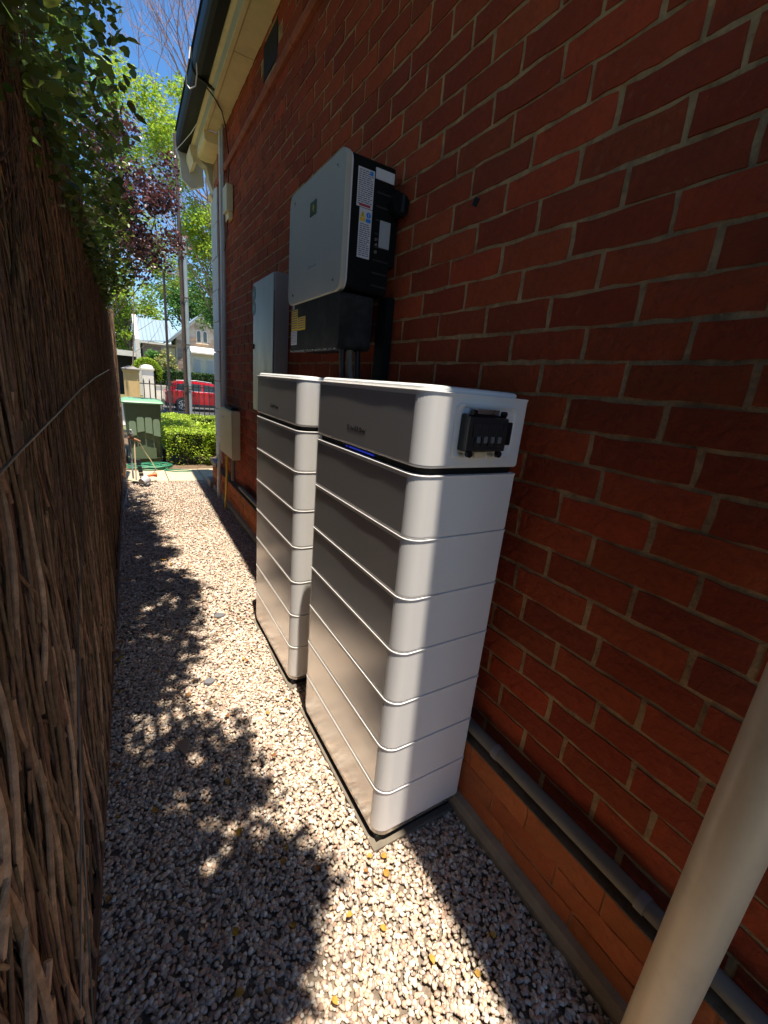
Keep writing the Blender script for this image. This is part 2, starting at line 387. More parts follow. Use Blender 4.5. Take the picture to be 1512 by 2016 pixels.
P, R_ = scatter(14000, 4.2, 6.19, .007, .012); parts.append(pebbles(P, R_, oct_v, oct_f))
P, R_ = scatter(4500, -1.5, -0.1, .008, .013); parts.append(pebbles(P, R_, oct_v, oct_f))
off = 0; Vs = []; Fs = []; Cs = []
for v, f, c in parts:
    Vs.append(v); Fs.append(f + off); Cs.append(c); off += len(v)
add('gravel', np_mesh('gravel', np.concatenate(Vs), np.concatenate(Fs), M['pebble'], col=np.concatenate(Cs)), kind='stuff')

# ------------------------------------------------------------------ the brick house
house = empty('brick_house', 'red brick house wall with pale mortar, cream eave and dark gutter along the gravel path', 'house')
house.location = (0, 0, 0)
Z0, CH, BP = 1.571, 0.086, 0.25
b = MB(); b.box(W + .0050, W + .26, -1.6, 5.86, 0.0, 3.80)
wall = b.build('wall', M['mortar'], house)
b = MB(); b.box(W + .26, 9.0, 5.60, 5.86, 0.0, 3.80); b.build('front_wall', M['plinth_brick'], house)

def brick_mesh(name, L_, H_, D_, m, tone, seed):
    r = random.Random(seed); nx, nz = 6, 2
    V = []; F = []
    def q(i, j):      # front grid in (y,z), x=0 is the face, edges slightly worn
        y = -L_/2 + L_*i/nx; z = -H_/2 + H_*j/nz
        e = (i in (0, nx)) or (j in (0, nz))
        if e:
            y += r.uniform(-.0022, .0022); z += r.uniform(-.0030, .0024)
            return (r.uniform(.0005, .0035), y, z)
        return (r.uniform(-.0008, .0006), y, z)
    for j in range(nz + 1):
        for i in range(nx + 1): V.append(q(i, j))
    k = nx + 1
    for j in range(nz):
        for i in range(nx): F.append((j*k+i, j*k+i+1, (j+1)*k+i+1, (j+1)*k+i)[::-1])
    rim = list(range(0, k)) + [j*k + nx for j in range(1, nz+1)] + [nz*k + i for i in range(nx-1, -1, -1)] + [j*k for j in range(nz-1, 0, -1)]
    n0 = len(V)
    for i in rim: x, y, z = V[i]; V.append((D_, y*1.0, z*1.0))
    for a in range(len(rim)):
        c = (a + 1) % len(rim); F.append((rim[a], rim[c], n0 + c, n0 + a))
    return V, F, tone
def brick_set(prefix, m, n, L_, H_, D_, seed):
    out = []
    for i in range(n):
        r = random.Random(seed + i); v = r.uniform(.76, 1.18); h = r.uniform(-.12, .10)
        tone = (v*(1 + h*.4), v*(1 - h), v*(1 - h*.5))
        if r.random() < .10: tone = (v*.72, v*.74, v*.85)
        V, F, tone = brick_mesh(prefix, L_, H_, D_, m, tone, seed + i)
        out.append((np.array(V, float), F, tone))
    return out
def as_mesh(name, V, F, tone, m):
    return np_mesh(name, V, [tuple(f) for f in F], m, col=np.tile(np.array(tone), (len(V), 1)))
wall_full = brick_set('brick', M['brick'], 16, .2350, .0748, .03, 100)
phase = {8:.22,7:.12,6:.03,5:.11,4:.22,3:.09,2:.24,1:.12,0:.24,-1:.11,-2:0.,-3:.16,-4:.11,-5:.21,-6:.09,-7:.21,-8:.06,-9:.01,-10:.12,-11:.22,-12:.10,-13:.03,-14:.16,-15:.07}
items = []      # (score, y centre, z centre, length factor, variant)
cw = Vector((0, 0, 1.46)); Ri = Matrix(Rm).transposed()
def view(p):
    c = Ri @ (Vector(p) - cw)
    if c.z > -0.02: return None
    return (0.5 + 826.64*c.x/-c.z/1512, 0.5 + 826.64*c.y/-c.z/2016)
def seen_size(y, z, dy, dz, x=W):
    q = [view((x, y + a*dy, z + b*dz)) for a, b in ((-.5,-.5),(.5,-.5),(.5,.5),(-.5,.5))]
    if any(p is None for p in q): return 0
    cx = sum(p[0] for p in q)/4; cy = sum(p[1] for p in q)/4
    if not (-0.05 < cx < 1.05 and -0.03 < cy < 1.03): return 0
    A = 0
    for i in range(4):
        p, n_ = q[i], q[(i+1) % 4]; A += p[0]*n_[1] - n_[0]*p[1]
    return abs(A)/2
VENT = (3.49, 3.78, 3.49, 3.69)
for r_ in range(-15, 26):
    zc = Z0 + CH*(r_ + .5)
    if zc > 3.77 or zc < .31: continue
    ph = phase.get(r_, (r_ % 2)*.125 + random.uniform(-.02, .02))
    k = -8
    while True:
        y0 = ph + BP*k; y1 = y0 + BP; k += 1
        if y0 < -1.55: continue
        if y0 > 5.55: break
        yc = (y0 + y1)/2 - .0; lf = 1.0
        if y1 > 5.60: lf = (5.60 - y0)/BP; yc = (y0 + 5.60)/2
        if lf < .15: continue
        if VENT[0] < yc < VENT[1] and VENT[2] < zc < VENT[3]: continue
        hidden = (0.86 < yc < 1.35 and zc < 1.2) or (1.75 < yc < 2.25 and zc < 1.3) or (1.85 < yc < 2.25 and 1.65 < zc < 2.2)
        sc_ = 0 if hidden else seen_size(yc, zc, .24, .076)
        items.append([sc_, yc, zc, lf, random.randrange(16), r_])
items.sort(key=lambda t: -t[0])
def place_bricks(items, n_parts, variants, m, parent, face_x, nm='brick'):
    meshes = [as_mesh(nm, V, F, tone, m) for V, F, tone in variants]
    for (s, y, z, lf, vi, r_) in items[:n_parts]:
        o = bpy.data.objects.new(nm, meshes[vi]); C.objects.link(o); o.parent = parent
        o.location = (face_x + random.uniform(-.0010, .0010), y, z + random.uniform(-.0022, .0022))
        o.rotation_euler = (random.uniform(-.006, .006), random.uniform(-.010, .010), random.uniform(-.004, .004))
        if lf < .99: o.scale = (1, lf, 1)
    Vs, Fs, Cs, n0 = [], [], [], 0
    for (s, y, z, lf, vi, r_) in items[n_parts:]:
        V, F, tone = variants[vi]
        Vs.append(V*np.array([1, lf, 1]) + np.array([face_x + random.uniform(-.0010, .0010), y, z + random.uniform(-.0015, .0015)]))
        Fs += [tuple(i + n0 for i in f) for f in F]; Cs.append(np.tile(np.array(tone), (len(V), 1))); n0 += len(V)
    if Vs:
        add('brickwork', np_mesh('brickwork', np.concatenate(Vs), Fs, m, col=np.concatenate(Cs)), parent, kind='stuff')
place_bricks(items, 270, wall_full, M['brick'], wall, W)

# plinth: three courses standing proud of the wall, sloping top, footing strip
PX = 0.965
b = MB(); b.box(PX + .005, W + .02, -1.6, 5.93, 0.0, .285)
M['plinth_mortar'] = mat('plinth_mortar', (0.36, 0.16, 0.07), 0.95, var=.3, var_scale=20, bump=.7, bump_scale=80)
plinth = b.build('plinth', M['plinth_mortar'], house)
pset = brick_set('brick', M['plinth_brick'], 8, .243, .080, .03, 300)
pit = []
for r_, zc in enumerate((.244, .160, .076)):
    ph = (.05, .18, .11)[r_]
    for k in range(-8, 24):
        yc = ph + BP*k + .125
        if yc < -1.5 or yc > 5.85: continue
        hid = .84 < yc < 1.4 or 1.7 < yc < 2.2
        pit.append([0 if hid else seen_size(yc, zc, .24, .08, PX), yc, zc, 1.0, random.randrange(8), r_])
pit.sort(key=lambda t: -t[0])
place_bricks(pit, 24, pset, M['plinth_brick'], plinth, PX)
b = MB(); b.prism([(PX - .004, .287), (PX - .004, .293), (W + .012, .312), (W + .012, .287)], 'y', -1.6, 5.93)
b.build('plinth_ledge', M['soil'], house)
b = MB(); b.prism([(.938, -.04), (.930, .030), (.944, .052), (.975, .058), (.975, -.04)], 'y', -1.6, 5.95)
b.build('footing', M['concrete'], house)
b = MB(); b.box(W - .0005, W + .0045, VENT[0] - .03, VENT[1] + .01, VENT[2] - .005, VENT[3] + .0)
b.build('wall_vent', M['black_gap'], house)
b = MB(); b.obox((W - .001, 1.243, 2.066), (.002, .012, .012), Matrix.Rotation(.5, 3, 'X')); b.build('brick_hole', M['black_gap'], house)

# moulded string course below the eave
for k in range(14):
    y0 = -1.4 + .5*k
    b = MB(); b.prism([(W - .034, 3.372), (W - .028, 3.405), (W + .006, 3.415), (W + .006, 3.355), (W - .020, 3.355)], 'y', y0, y0 + .494)
    b.build('string_course_tile', M['terracotta'], house)

# eave: soffit boards, bed mould, fascia, quad gutter; it runs very slightly out of line with the wall
def ex(y): return .015*(y - 3.7)
def eprism(name, poly, y0, y1, m, **kw):
    b = MB(); b.loft([[(x + ex(y0), y0, z) for x, z in poly], [(x + ex(y1), y1, z) for x, z in poly]])
    return b.build(name, m, house, **kw)
for (y0, y1) in ((-1.5, .9), (.906, 4.05), (4.056, 5.32)):
    eprism('soffit_board', [(.868, 3.738), (1.14, 3.738), (1.14, 3.755), (.868, 3.755)], y0, y1, M['cream'])
eprism('bed_mould', [(.838, 3.728), (.866, 3.728), (.878, 3.7375), (.878, 3.75), (.838, 3.76)], -1.5, 5.75, M['cream'])
eprism('eave_strip', [(.812, 3.748), (.8375, 3.740), (.8375, 3.79), (.812, 3.79)], -1.5, 5.95, M['eave_blue'])
eprism('fascia', [(.786, 3.762), (.8115, 3.755), (.8115, 3.98), (.786, 3.98)], -1.5, 6.02, M['cream'])
GP = [(.672, 3.96), (.664, 3.87), (.668, 3.82), (.684, 3.79), (.715, 3.778), (.7855, 3.785), (.7855, 3.97), (.778, 3.97), (.778, 3.795), (.716, 3.788), (.690, 3.80), (.676, 3.825), (.673, 3.87), (.680, 3.96)]
gut = eprism('gutter', GP, -1.5, 6.12, M['gutter'])
b = MB(); b.loft([[(x + ex(y), y, z) for x, z in ((.658, 3.97), (.655, 3.87), (.660, 3.815), (.678, 3.782), (.713, 3.769), (.83, 3.735), (.83, 3.750), (.658, 3.82))] for y in (4.62, 4.65)])
b.build('gutter_bracket', M['gutter'], gut)
eprism('gutter_lip', [(.660, 3.96), (.673, 3.96), (.673, 3.972), (.660, 3.972)], -1.5, 6.12, M['gutter'])
b = MB(); b.prism([(.700, 3.80), (.735, 3.715), (.745, 3.53), (.85, 3.452), (.985, 3.515), (.975, 3.72), (.975, 3.90), (.72, 3.90)], 'y', 6.12, 6.17)
b.build('eave_end', M['pale_paint'], house, bevel=.004)
b = MB(); b.prism([(.868, 3.66), (.868, 3.7375), (1.05, 3.7375), (1.05, 3.64), (.90, 3.64)], 'y', 5.325, 5.80); b.build('eave_return', M['cream'], house, bevel=.004)
b = MB(); b.prism([(.80, 3.70), (.80, 3.755), (.868, 3.755), (.868, 3.62), (.83, 3.60)], 'y', 5.80, 6.11); b.build('return_nosing', M['cream'], house, bevel=.004)
# scrolled corbel under the return
prof = [(.880, 3.76), (.885, 3.70), (.915, 3.67), (.975, 3.64), (.990, 3.58), (1.000, 3.52), (1.03, 3.45), (1.045, 3.38), (1.055, 3.30), (1.085, 3.26), (1.2, 3.26), (1.2, 3.76)]
b = MB(); b.prism(prof, 'y', 5.90, 6.04); cb = b.build('corbel', M['pale_paint'], house, bevel=.004)
b = MB(); b.tube([(.975, 5.885, 3.70), (.975, 5.899, 3.70)], .030, 14); b.build('rosette', M['cream'], cb)
b = MB(); b.obox((1.03, 5.80, 3.27), (.012, .06, .085), Matrix.Rotation(-.6, 3, 'Y')); b.build('corbel_block', M['cream'], house, bevel=.003)

# painted quoins at the corner
zq = .36; q = 0
while zq < 3.30:
    h = .335; w = .335 if q % 2 else .345
    b = MB(); b.box(W - .016 - .002*(q % 2), W + .4, 5.875 - w, 5.89, zq, zq + h - .007); b.build('quoin_block', M['quoin'], house, bevel=.006)
    zq += h; q += 1
b = MB(); b.box(W - .003, W + .02, 5.50, 5.56, .33, 3.737); b.build('reveal_strip', M['terracotta'], house)
b = MB(); b.box(PX - .02, W + .5, 5.56, 5.94, .30, .36); b.build('quoin_base', M['cap_grey'], house, bevel=.01)
b = MB(); b.box(.90, 1.3, 5.72, 6.0, -.03, .10); b.build('corner_footing', M['cap_grey'], house, bevel=.01)
b = MB(); b.loft([[(.80, -1.5, 3.99), (.80, 6.1, 3.99), (4.5, 5.75, 5.6), (4.5, -1.5, 5.6)], [(.76, -1.5, 4.02), (.76, 6.1, 4.02), (4.5, 5.75, 5.64), (4.5, -1.5, 5.64)]])
b.build('roof', M['roof'], house)
b = MB(); b.box(4.5, 9.0, -1.5, 5.75, 3.8, 5.64); b.build('upper_roof', M['roof'], house)

# ------------------------------------------------------------------ text
def text(body, size, mat_, M4, parent, name='lettering', extrude=.0004, space=1.0, bold=0.0):
    cu = bpy.data.curves.new(name, 'FONT'); cu.body = body; cu.size = size; cu.extrude = extrude; cu.space_character = space
    cu.offset = bold; cu.align_x = 'LEFT'; cu.resolution_u = 2
    tmp = bpy.data.objects.new('tmp_text', cu); C.objects.link(tmp)
    dg = bpy.context.evaluated_depsgraph_get(); me = bpy.data.meshes.new_from_object(tmp.evaluated_get(dg))
    bpy.data.objects.remove(tmp); bpy.data.curves.remove(cu)
    me.transform(M4); me.materials.clear(); me.materials.append(mat_)
    return add(name, me, parent)
def M_face_mx(x, y, z):      # text on a face looking to -x: runs towards -y
    return Matrix.Translation((x, y, z)) @ Matrix(((0, 0, -1), (-1, 0, 0), (0, 1, 0))).to_4x4()
def M_face_my(x, y, z):      # text on a face looking to -y: runs towards +x
    return Matrix.Translation((x, y, z)) @ Matrix(((1, 0, 0), (0, 0, -1), (0, 1, 0))).to_4x4()

# ------------------------------------------------------------------ battery stacks
X0, X1, LY = .607, .957, .680
def module_rings(y0, z0, z1, ins=.0035, rf=.045):
    R = lambda d, z: [(x, y, z) for x, y in rrect(X0 + d, X1 - d, y0 + d, y0 + LY - d, (max(rf - d, .004), .012, .012, max(rf - d, .004)), 8)]
    return [R(ins, z0), R(.0005, z0 + .004), R(0, z0 + .008), R(0, z1 - .013), R(-.0004, z1 - .0055), R(-.0014, z1 - .0034), R(-.0017, z1 - .0020), R(-.0013, z1 - .0006), R(.003, z1)]
def smooth_loft(rings, name, m, parent, front=None, **kw):
    b = MB(); b.loft(rings); o = b.build(name, m, parent, smooth=True, wn_=True, **kw)
    if front:
        o.data.materials.append(front)
        for p in o.data.polygons:
            if p.normal.x < -.985 and p.area > .02: p.material_index = 1
    return o
ZB, PIT = .055, .1722
def battery(y0, label, breaker):
    root = empty('battery_stack', label, 'battery', 'home battery stacks against the brick wall')
    root.location = (X0, y0, 0)
    bpy.context.view_layer.update(); inv = root.matrix_world.inverted()
    kids = []
    def keep(o): kids.append(o); return o
    b = MB(); b.box(X0 - .008, X1 - .02, y0 - .010, y0 + LY + .01, -.02, .012); keep(b.build('ground_slab', M['slab'], root, bevel=.003))
    b = MB(); b.box(X0 + .012, X1 - .03, y0 + .012, y0 + LY - .02, .0125, .036); keep(b.build('recess_shadow', M['black_gap'], root))  # deep shadow under the tray, put in as a black block
    R = lambda d, z: [(x, y, z) for x, y in rrect(X0 + d, X1 - d, y0 + d, y0 + LY - d, (.044, .012, .012, .044), 8)]
    keep(smooth_loft([R(.008, .0362), R(.003, .041), R(.003, ZB - .001)], 'base_tray', M['steel'], root))
    for k in range(7):
        z0 = ZB + k*PIT
        keep(smooth_loft(module_rings(y0, z0 + .0005, z0 + PIT - .0005), 'battery_module', M['white_paint'], root, front=M['front_paint']))
    zt = ZB + 7*PIT                                    # 1.2604
    keep(smooth_loft([R(.012, zt), R(.012, zt + .020)], 'gap_strip', M['black_gap'], root))
    top = keep(smooth_loft(module_rings(y0, zt + .0185, 1.466), 'control_module', M['white_paint'], root, front=M['front_paint']))
    keep(smooth_loft([[(x, y, z) for x, y in rrect(X0 + d, X1 - .02 - d, y0 + d, y0 + LY - d, (.04, .02, .02, .04), 8)] for d, z in ((.012, 1.4655), (.010, 1.468), (.010, 1.474), (.014, 1.478), (.020, 1.4795))], 'lid', M['front_lid'], root))
    text('SUNGROW', .021, M['black_gap'], M_face_mx(X0 - .0004, y0 + .404, 1.327), top, space=1.22, bold=.0002)
    if breaker:
        b = MB(); b.box(X0 + .0105, X0 + .0118, y0 + .24, y0 + .405, zt + .006, zt + .011); b.build('status_light', M['led'], top)
        b = MB(); b.box(X0 + .0105, X0 + .0118, y0 + .415, y0 + .43, zt + .006, zt + .011); b.build('status_light', M['led'], top)
    if breaker:
        ys = y0
        # recessed panel: raised rounded frame with sunk floor
        ring = lambda d, y: [(x, y, z) for x, z in rrect(.698 + d, .915 - d, 1.306 + d, 1.444 - d, .018, 5)]
        b = MB(); b.loft([ring(0, ys - .0004), ring(.002, ys - .006), ring(.006, ys - .006), ring(.012, ys - .0008)], cap0=False, cap1=False)
        b.build('panel_rim', M['white_paint'], top, smooth=True)
        br = MB(); br.box(.718, .852, ys - .028, ys - .0006, 1.326, 1.420); bk = br.build('breaker_box', M['black_gloss'], top, bevel=.006)
        b = MB(); b.box(.714, .846, ys - .042, ys - .0285, 1.330, 1.414); b.build('smoked_cover', M['smoked'], bk, bevel=.004)
        b = MB(); b.box(.726, .838, ys - .0445, ys - .0425, 1.366, 1.400); b.build('cover_window', M['smoked'], bk)
        for k in range(4):
            xx = .742 + k*.024
            b = MB(); b.box(xx - .009, xx + .009, ys - .0455, ys - .043, 1.342, 1.398); b.build('breaker', M['car_black'], bk, bevel=.001)
            b = MB(); b.box(xx - .006, xx + .006, ys - .051, ys - .0458, 1.352, 1.368); b.build('toggle', M['switch'], bk, bevel=.001)
        for xx in (.730, .832):
            b = MB(); b.tube([(xx, ys - .040, 1.322), (xx, ys - .030, 1.322)], .009, 12); b.build('latch_knob', M['black_gloss'], bk)
            b = MB(); b.tube([(xx - .006, ys - .034, 1.424), (xx + .006, ys - .034, 1.424)], .007, 10); b.build('hinge', M['black_gloss'], bk)
        b = MB(); b.box(.742, .820, ys - .030, ys - .006, 1.4205, 1.433); b.build('hinge_bar', M['steel'], bk, bevel=.002)
        b = MB(); b.box(.762, .802, ys - .024, ys - .018, 1.310, 1.3255); b.build('clip', M['pipe_beige'], bk, bevel=.001)
        b = MB(); b.box(.8525, .872, ys - .034, ys - .012, 1.345, 1.405); b.build('cover_latch', M['black_gloss'], bk, bevel=.004)
    for o in kids: o.matrix_parent_inverse = inv
    return root
M['front_lid'] = mat('lid_paint', (0.80, 0.81, 0.81), 0.25, coat=0.5)
battery(.820, 'tall white stacked battery nearest the camera with breaker window on its side', True)
battery(1.665, 'white stacked battery standing behind the nearer one, below the steel cabinet', False)

# ------------------------------------------------------------------ inverter
inv = empty('inverter', 'grey fronted black inverter box hung on the brick wall above the batteries', 'inverter')
inv.location = (0, 0, 0)
def yz_plate(name, x0, x1, y0, y1, z0, z1, r, m, parent, ch=.004):
    ring = lambda d, x: [(x, y, z) for y, z in rrect(y0 + d, y1 - d, z0 + d, z1 - d, r, 7)]
    b = MB(); b.loft([ring(ch, x0), ring(ch*.3, x0 + ch*.3), ring(0, x0 + ch), ring(0, x1)])
    return b.build(name, m, parent, smooth=True, wn_=True)
cov = yz_plate('front_cover', .765, .7885, 1.695, 2.325, 1.82, 2.305, .046, M['inv_cover'], inv)
rim = yz_plate('cover_edge', .7887, .796, 1.698, 2.322, 1.823, 2.302, .046, M['lab_white'], cov, ch=.001)
for (y, z) in ((1.767, 2.258), (2.25, 2.258), (1.764, 1.863), (2.248, 1.860)):
    b = MB(); b.tube([(.7655, y, z), (.7625, y, z)], .0085, 12); s_ = b.build('screw', M['steel'], cov)
    b = MB(); b.tube([(.7624, y, z), (.7618, y, z)], .004, 6); b.build('screw_socket', M['black_gap'], cov)
yz_plate('display', .7635, .7648, 1.972, 2.048, 2.150, 2.205, .003, M['black_gloss'], cov, ch=.0003)
b = MB(); b.box(.7629, .7633, 2.000, 2.018, 2.176, 2.181); b.box(.7629, .7633, 2.006, 2.012, 2.166, 2.190); b.build('display_icon', M['lab_yellow'], cov)
text('SUNGROW', .017, M['roof'], M_face_mx(.7642, 2.052, 1.945), cov, space=1.2)
yz_plate('body', .7965, .985, 1.705, 2.315, 1.83, 2.295, .02, M['inv_black'], inv)
for k in range(9):
    z = 1.86 + .047*k
    b = MB(); b.box(.91, .98, 1.7035, 1.7048, z, z + .006); b.build('cooling_slot', M['car_black'], inv)
low = yz_plate('wiring_box', .775, .925, 1.700, 2.300, 1.606, 1.8195, .022, M['inv_lower'], inv)
b = MB(); b.box(.774, .800, 1.73, 2.298, 1.597, 1.6055); b.build('bottom_rail', M['steel'], inv, bevel=.003)
b = MB(); b.box(.895, .978, 1.7, 1.74, 2.262, 2.268); b.box(.895, .978, 1.6985, 1.7015, 2.232, 2.268); b.build('mounting_bracket', M['lab_white'], inv)
b = MB(); b.box(.985, W - .006, 1.72, 2.30, 1.95, 2.23); b.build('wall_plate', M['inv_black'], inv)
b = MB(); b.tube([(.995, 1.70, 2.16), (.995, 1.655, 2.16)], .040, 18); k_ = b.build('isolator_knob', M['inv_black'], inv, bevel=.004)
b = MB(); b.box(.990, 1.0, 1.64, 1.6548, 2.13, 2.19); b.build('knob_grip', M['car_black'], k_, bevel=.002)
b = MB(); b.box(.930, .978, 1.7005, 1.7045, 2.005, 2.10); b.build('rating_plate', M['grey_plastic'], inv)
for z in (2.03, 2.012, 1.985):
    b = MB(); b.tube([(.917, 1.7045, z), (.917, 1.699, z)], .006, 8); b.build('bolt', M['steel'], inv)
def label_my(x0, x1, z0, z1, y, m, parent, rows, name='label', heads=0):
    b = MB(); b.box(x0, x1, y - .0006, y - .0001, z0, z1); o = b.build(name, m, parent)
    b = MB(); rr = random.Random(int(x0*1e4)); dz = (z1 - z0 - .012)/rows
    for k in range(rows):
        z = z1 - .007 - dz*k - heads
        if z < z0 + .004: break
        xa = x0 + .005
        while xa < x1 - .012:
            w = rr.uniform(.006, .02); xb = min(xa + w, x1 - .005); b.box(xa, xb, y - .0009, y - .00065, z - dz*.42, z); xa = xb + .003
    b.build('printed_lines', M['lab_print'], o); return o
l1 = label_my(.821, .892, 2.125, 2.253, 1.7045, M['lab_white'], inv, 17)
b = MB(); b.box(.872, .886, 1.7032, 1.7037, 2.235, 2.249); b.build('printed_square', M['lab_blue'], l1)
b = MB(); b.box(.832, .882, 1.7032, 1.7037, 2.128, 2.136); b.build('printed_bar', M['red_mark'], l1)
l2 = label_my(.836, .892, 1.952, 2.123, 1.7045, M['lab_white'], inv, 22, heads=.045)
b = MB(); b.prism([(.840, 2.092), (.862, 2.092), (.851, 2.115)], 'y', 1.7034, 1.7038); b.box(.840, .862, 1.7034, 1.7038, 2.078, 2.0905); b.build('warning_triangle', M['lab_yellow'], l2)
b = MB(); b.prism([(.851 - .001, 2.096), (.852, 2.096), (.8525, 2.108), (.8505, 2.108)], 'y', 1.7030, 1.7033); b.build('warning_bolt', M['black_gap'], l2)
b = MB(); b.prism([(.877 + .0105*math.cos(a), 2.103 + .0105*math.sin(a)) for a in np.linspace(0, 2*math.pi, 17)[:-1]], 'y', 1.7034, 1.7038); b.box(.866, .888, 1.7034, 1.7038, 2.078, 2.0905); b.build('notice_disc', M['lab_blue'], l2)
b = MB(); b.box(.876, .878, 1.7030, 1.7033, 2.098, 2.109); b.box(.876, .878, 1.7030, 1.7033, 2.0945, 2.0965); b.build('notice_mark', M['lab_white'], l2)
def label_mx(y0, y1, z0, z1, x, m, parent, rows, name='label'):
    b = MB(); b.box(x - .0006, x - .0001, y0, y1, z0, z1); o = b.build(name, m, parent)
    b = MB(); rr = random.Random(int(y0*1e4)); dz = (z1 - z0 - .008)/rows
    for k in range(rows):
        z = z1 - .005 - dz*k; ya = y0 + .006
        while ya < y1 - .012:
            w = rr.uniform(.008, .026); yb = min(ya + w, y1 - .006); b.box(x - .0010, x - .0007, ya, yb, z - dz*.4, z); ya = yb + .004
    b.build('printed_lines', M['lab_print'], o); return o
label_mx(2.198, 2.286, 1.700, 1.797, .7748, M['lab_yellow'], low, 8)
label_mx(2.088, 2.196, 1.697, 1.757, .7748, M['lab_yellow'], low, 5)
label_mx(2.200, 2.286, 1.632, 1.698, .7748, M['lab_white'], low, 8)
b = MB(); b.box(.7735, .7747, 2.245, 2.275, 1.800, 1.817); b.build('small_tag', M['grey_plastic'], low)
# flexible conduits from the inverter down behind the batteries, and a black strip standing in for wall shade beside them
def conduit(name, pts, r, m, parent=None, n=10, ribs=False, **kw):
    b = MB()
    if ribs:
        P_ = [Vector(p) for p in pts]; out = []; rr = []
        for i in range(len(P_) - 1):
            L_ = (P_[i+1] - P_[i]).length; k = max(2, int(L_/.006))
            for j in range(k): out.append(P_[i].lerp(P_[i+1], j/k)); rr.append(r*(1.0 if j % 2 else .86))
        out.append(P_[-1]); rr.append(r); b.tube(out, rr, n)
    else: b.tube(pts, r, n)
    return b.build(name, m, parent, smooth=True, **kw)
for (x, y, r, m, lab) in ((.815, 1.74, .013, 'cable', 'black ribbed conduit dropping from the inverter, leftmost of the three'),
                          (.850, 1.74, .014, 'pipe_grey', 'grey conduit dropping from the inverter between two black ones'),
                          (.890, 1.745, .014, 'cable', 'black ribbed conduit dropping from the inverter, nearest the brick wall')):
    conduit('conduit', [(x, y, 1.604), (x + .004, y, 1.52), (x + .02, y + .005, 1.45), (x + .03, y, 1.38), (x + .06, 1.58, 1.30)], r, M[m], ribs=(m == 'cable'), label=lab, cat='conduit', group='conduits under the inverter')
b = MB(); b.box(.985, W - .004, 1.69, 1.77, .9, 1.83)  # thin black box added where the bricks are only in dark shade
b.build('wall_shade_strip', M['inv_black'], bevel=.004, label='thin black strip standing in for the shade on the bricks under the inverter', cat='painted shade')

# ------------------------------------------------------------------ steel cabinet
cab = empty('steel_cabinet', 'tall silver steel cabinet with two round green stickers on the wall', 'cabinet')
b = MB(); b.box(.925, W - .003, 3.08, 3.61, 1.195, 2.137); b.build('cabinet_body', M['cabinet'], cab, bevel=.003)
b = MB(); b.box(.914, .9235, 3.085, 3.605, 1.200, 2.132); dr = b.build('cabinet_door', M['cabinet'], cab, bevel=.002)
for (y, z) in ((3.583, 2.060), (3.583, 1.958)):
    b = MB(); b.tube([(.914, y, z), (.9128, y, z)], .052, 28); s_ = b.build('round_sticker', M['lab_green'], dr)
    b = MB(); b.box(.9122, .9126, y - .018, y + .018, z - .002, z + .002); b.box(.9122, .9126, y - .012, y + .012, z - .016, z - .012); b.box(.9122, .9126, y - .012, y + .012, z + .011, z + .016); b.build('sticker_print', M['lab_white'], s_)
b = MB(); b.box(.908, .9138, 3.575, 3.60, 1.665, 1.70); b.build('latch', M['black_gap'], dr, bevel=.001)
b = MB(); b.box(.9205, .9225, 3.078, 3.0795, 1.21, 2.02); b.build('hinge_seam', M['black_gap'], cab)

# ------------------------------------------------------------------ meter box and services at the far end
mb = empty('meter_box', 'cream metal meter box on the far end of the brick wall', 'meter box')
b = MB(); b.box(.945, W - .003, 4.55, 5.20, .59, 1.095); b.build('box_body', M['cream_box'], mb, bevel=.004)
b = MB(); b.box(.938, .9445, 4.56, 5.19, .60, 1.085); d_ = b.build('box_door', M['cream_box'], mb, bevel=.002)
for y in (4.95, 5.03):
    b = MB(); b.box(.935, .9375, y - .012, y + .012, .985, 1.01); b.build('door_catch', M['grey_plastic'], d_)
b = MB(); b.box(.95, W - .01, 4.62, 4.95, 1.0955, 1.125); b.build('top_cap', M['black_gap'], mb, bevel=.006)
b = MB(); b.box(.9435, .9445, 4.545, 4.5495, .60, 1.08); b.build('side_seam', M['cap_grey'], mb)
conduit('gas_pipe', [(.925, 4.75, .60), (.920, 4.75, .30), (.905, 4.76, .05), (.903, 4.76, -.03)], .013, M['gas'], label='yellow pipe running from the meter box into the gravel', cat='pipe')
conduit('waste_pipe', [(.965, 5.28, .66), (.955, 5.26, .56), (.935, 5.24, .45), (.928, 5.24, .30), (.922, 5.24, -.03)], .021, M['conduit'], label='cream pipe bending down beside the meter box into the gravel', cat='pipe')
conduit('conduit', [(.962, 4.62, .59), (.962, 4.62, .36)], .022, M['pipe_grey'], label='short grey conduit between meter box and plinth ledge', cat='conduit')
conduit('conduit', [(.99, 5.23, 1.10), (1.0, 5.23, 2.4), (1.0, 5.23, 3.73)], .020, M['conduit'], label='pale conduit rising up the bricks beside the painted quoins', cat='conduit')
conduit('conduit', [(.99, 5.12, 1.10), (1.0, 5.12, 2.4), (1.0, 5.12, 3.73)], .013, M['grey_plastic'], label='thin grey conduit rising beside the pale one above the meter box', cat='conduit')
jb = empty('junction_box', 'small cream junction box on the bricks high beside the conduits', 'junction box')
b = MB(); b.box(.965, W - .003, 4.80, 4.97, 2.94, 3.16); b.build('box_body', M['cream_box'], jb, bevel=.005)
b = MB(); b.box(.985, W - .003, 4.815, 4.955, 2.88, 2.939); b.build('cable_gland', M['cream'], jb, bevel=.004)
conduit('cable', [(.78, 4.64, 3.74), (.86, 4.72, 3.728), (.95, 4.88, 3.725), (1.005, 5.0, 3.68), (1.02, 4.96, 3.45), (1.015, 4.93, 3.30), (1.0, 4.90, 3.17)], .006, M['cable'], n=6, label='thin black cable looping from the gutter to the junction box', cat='cable')
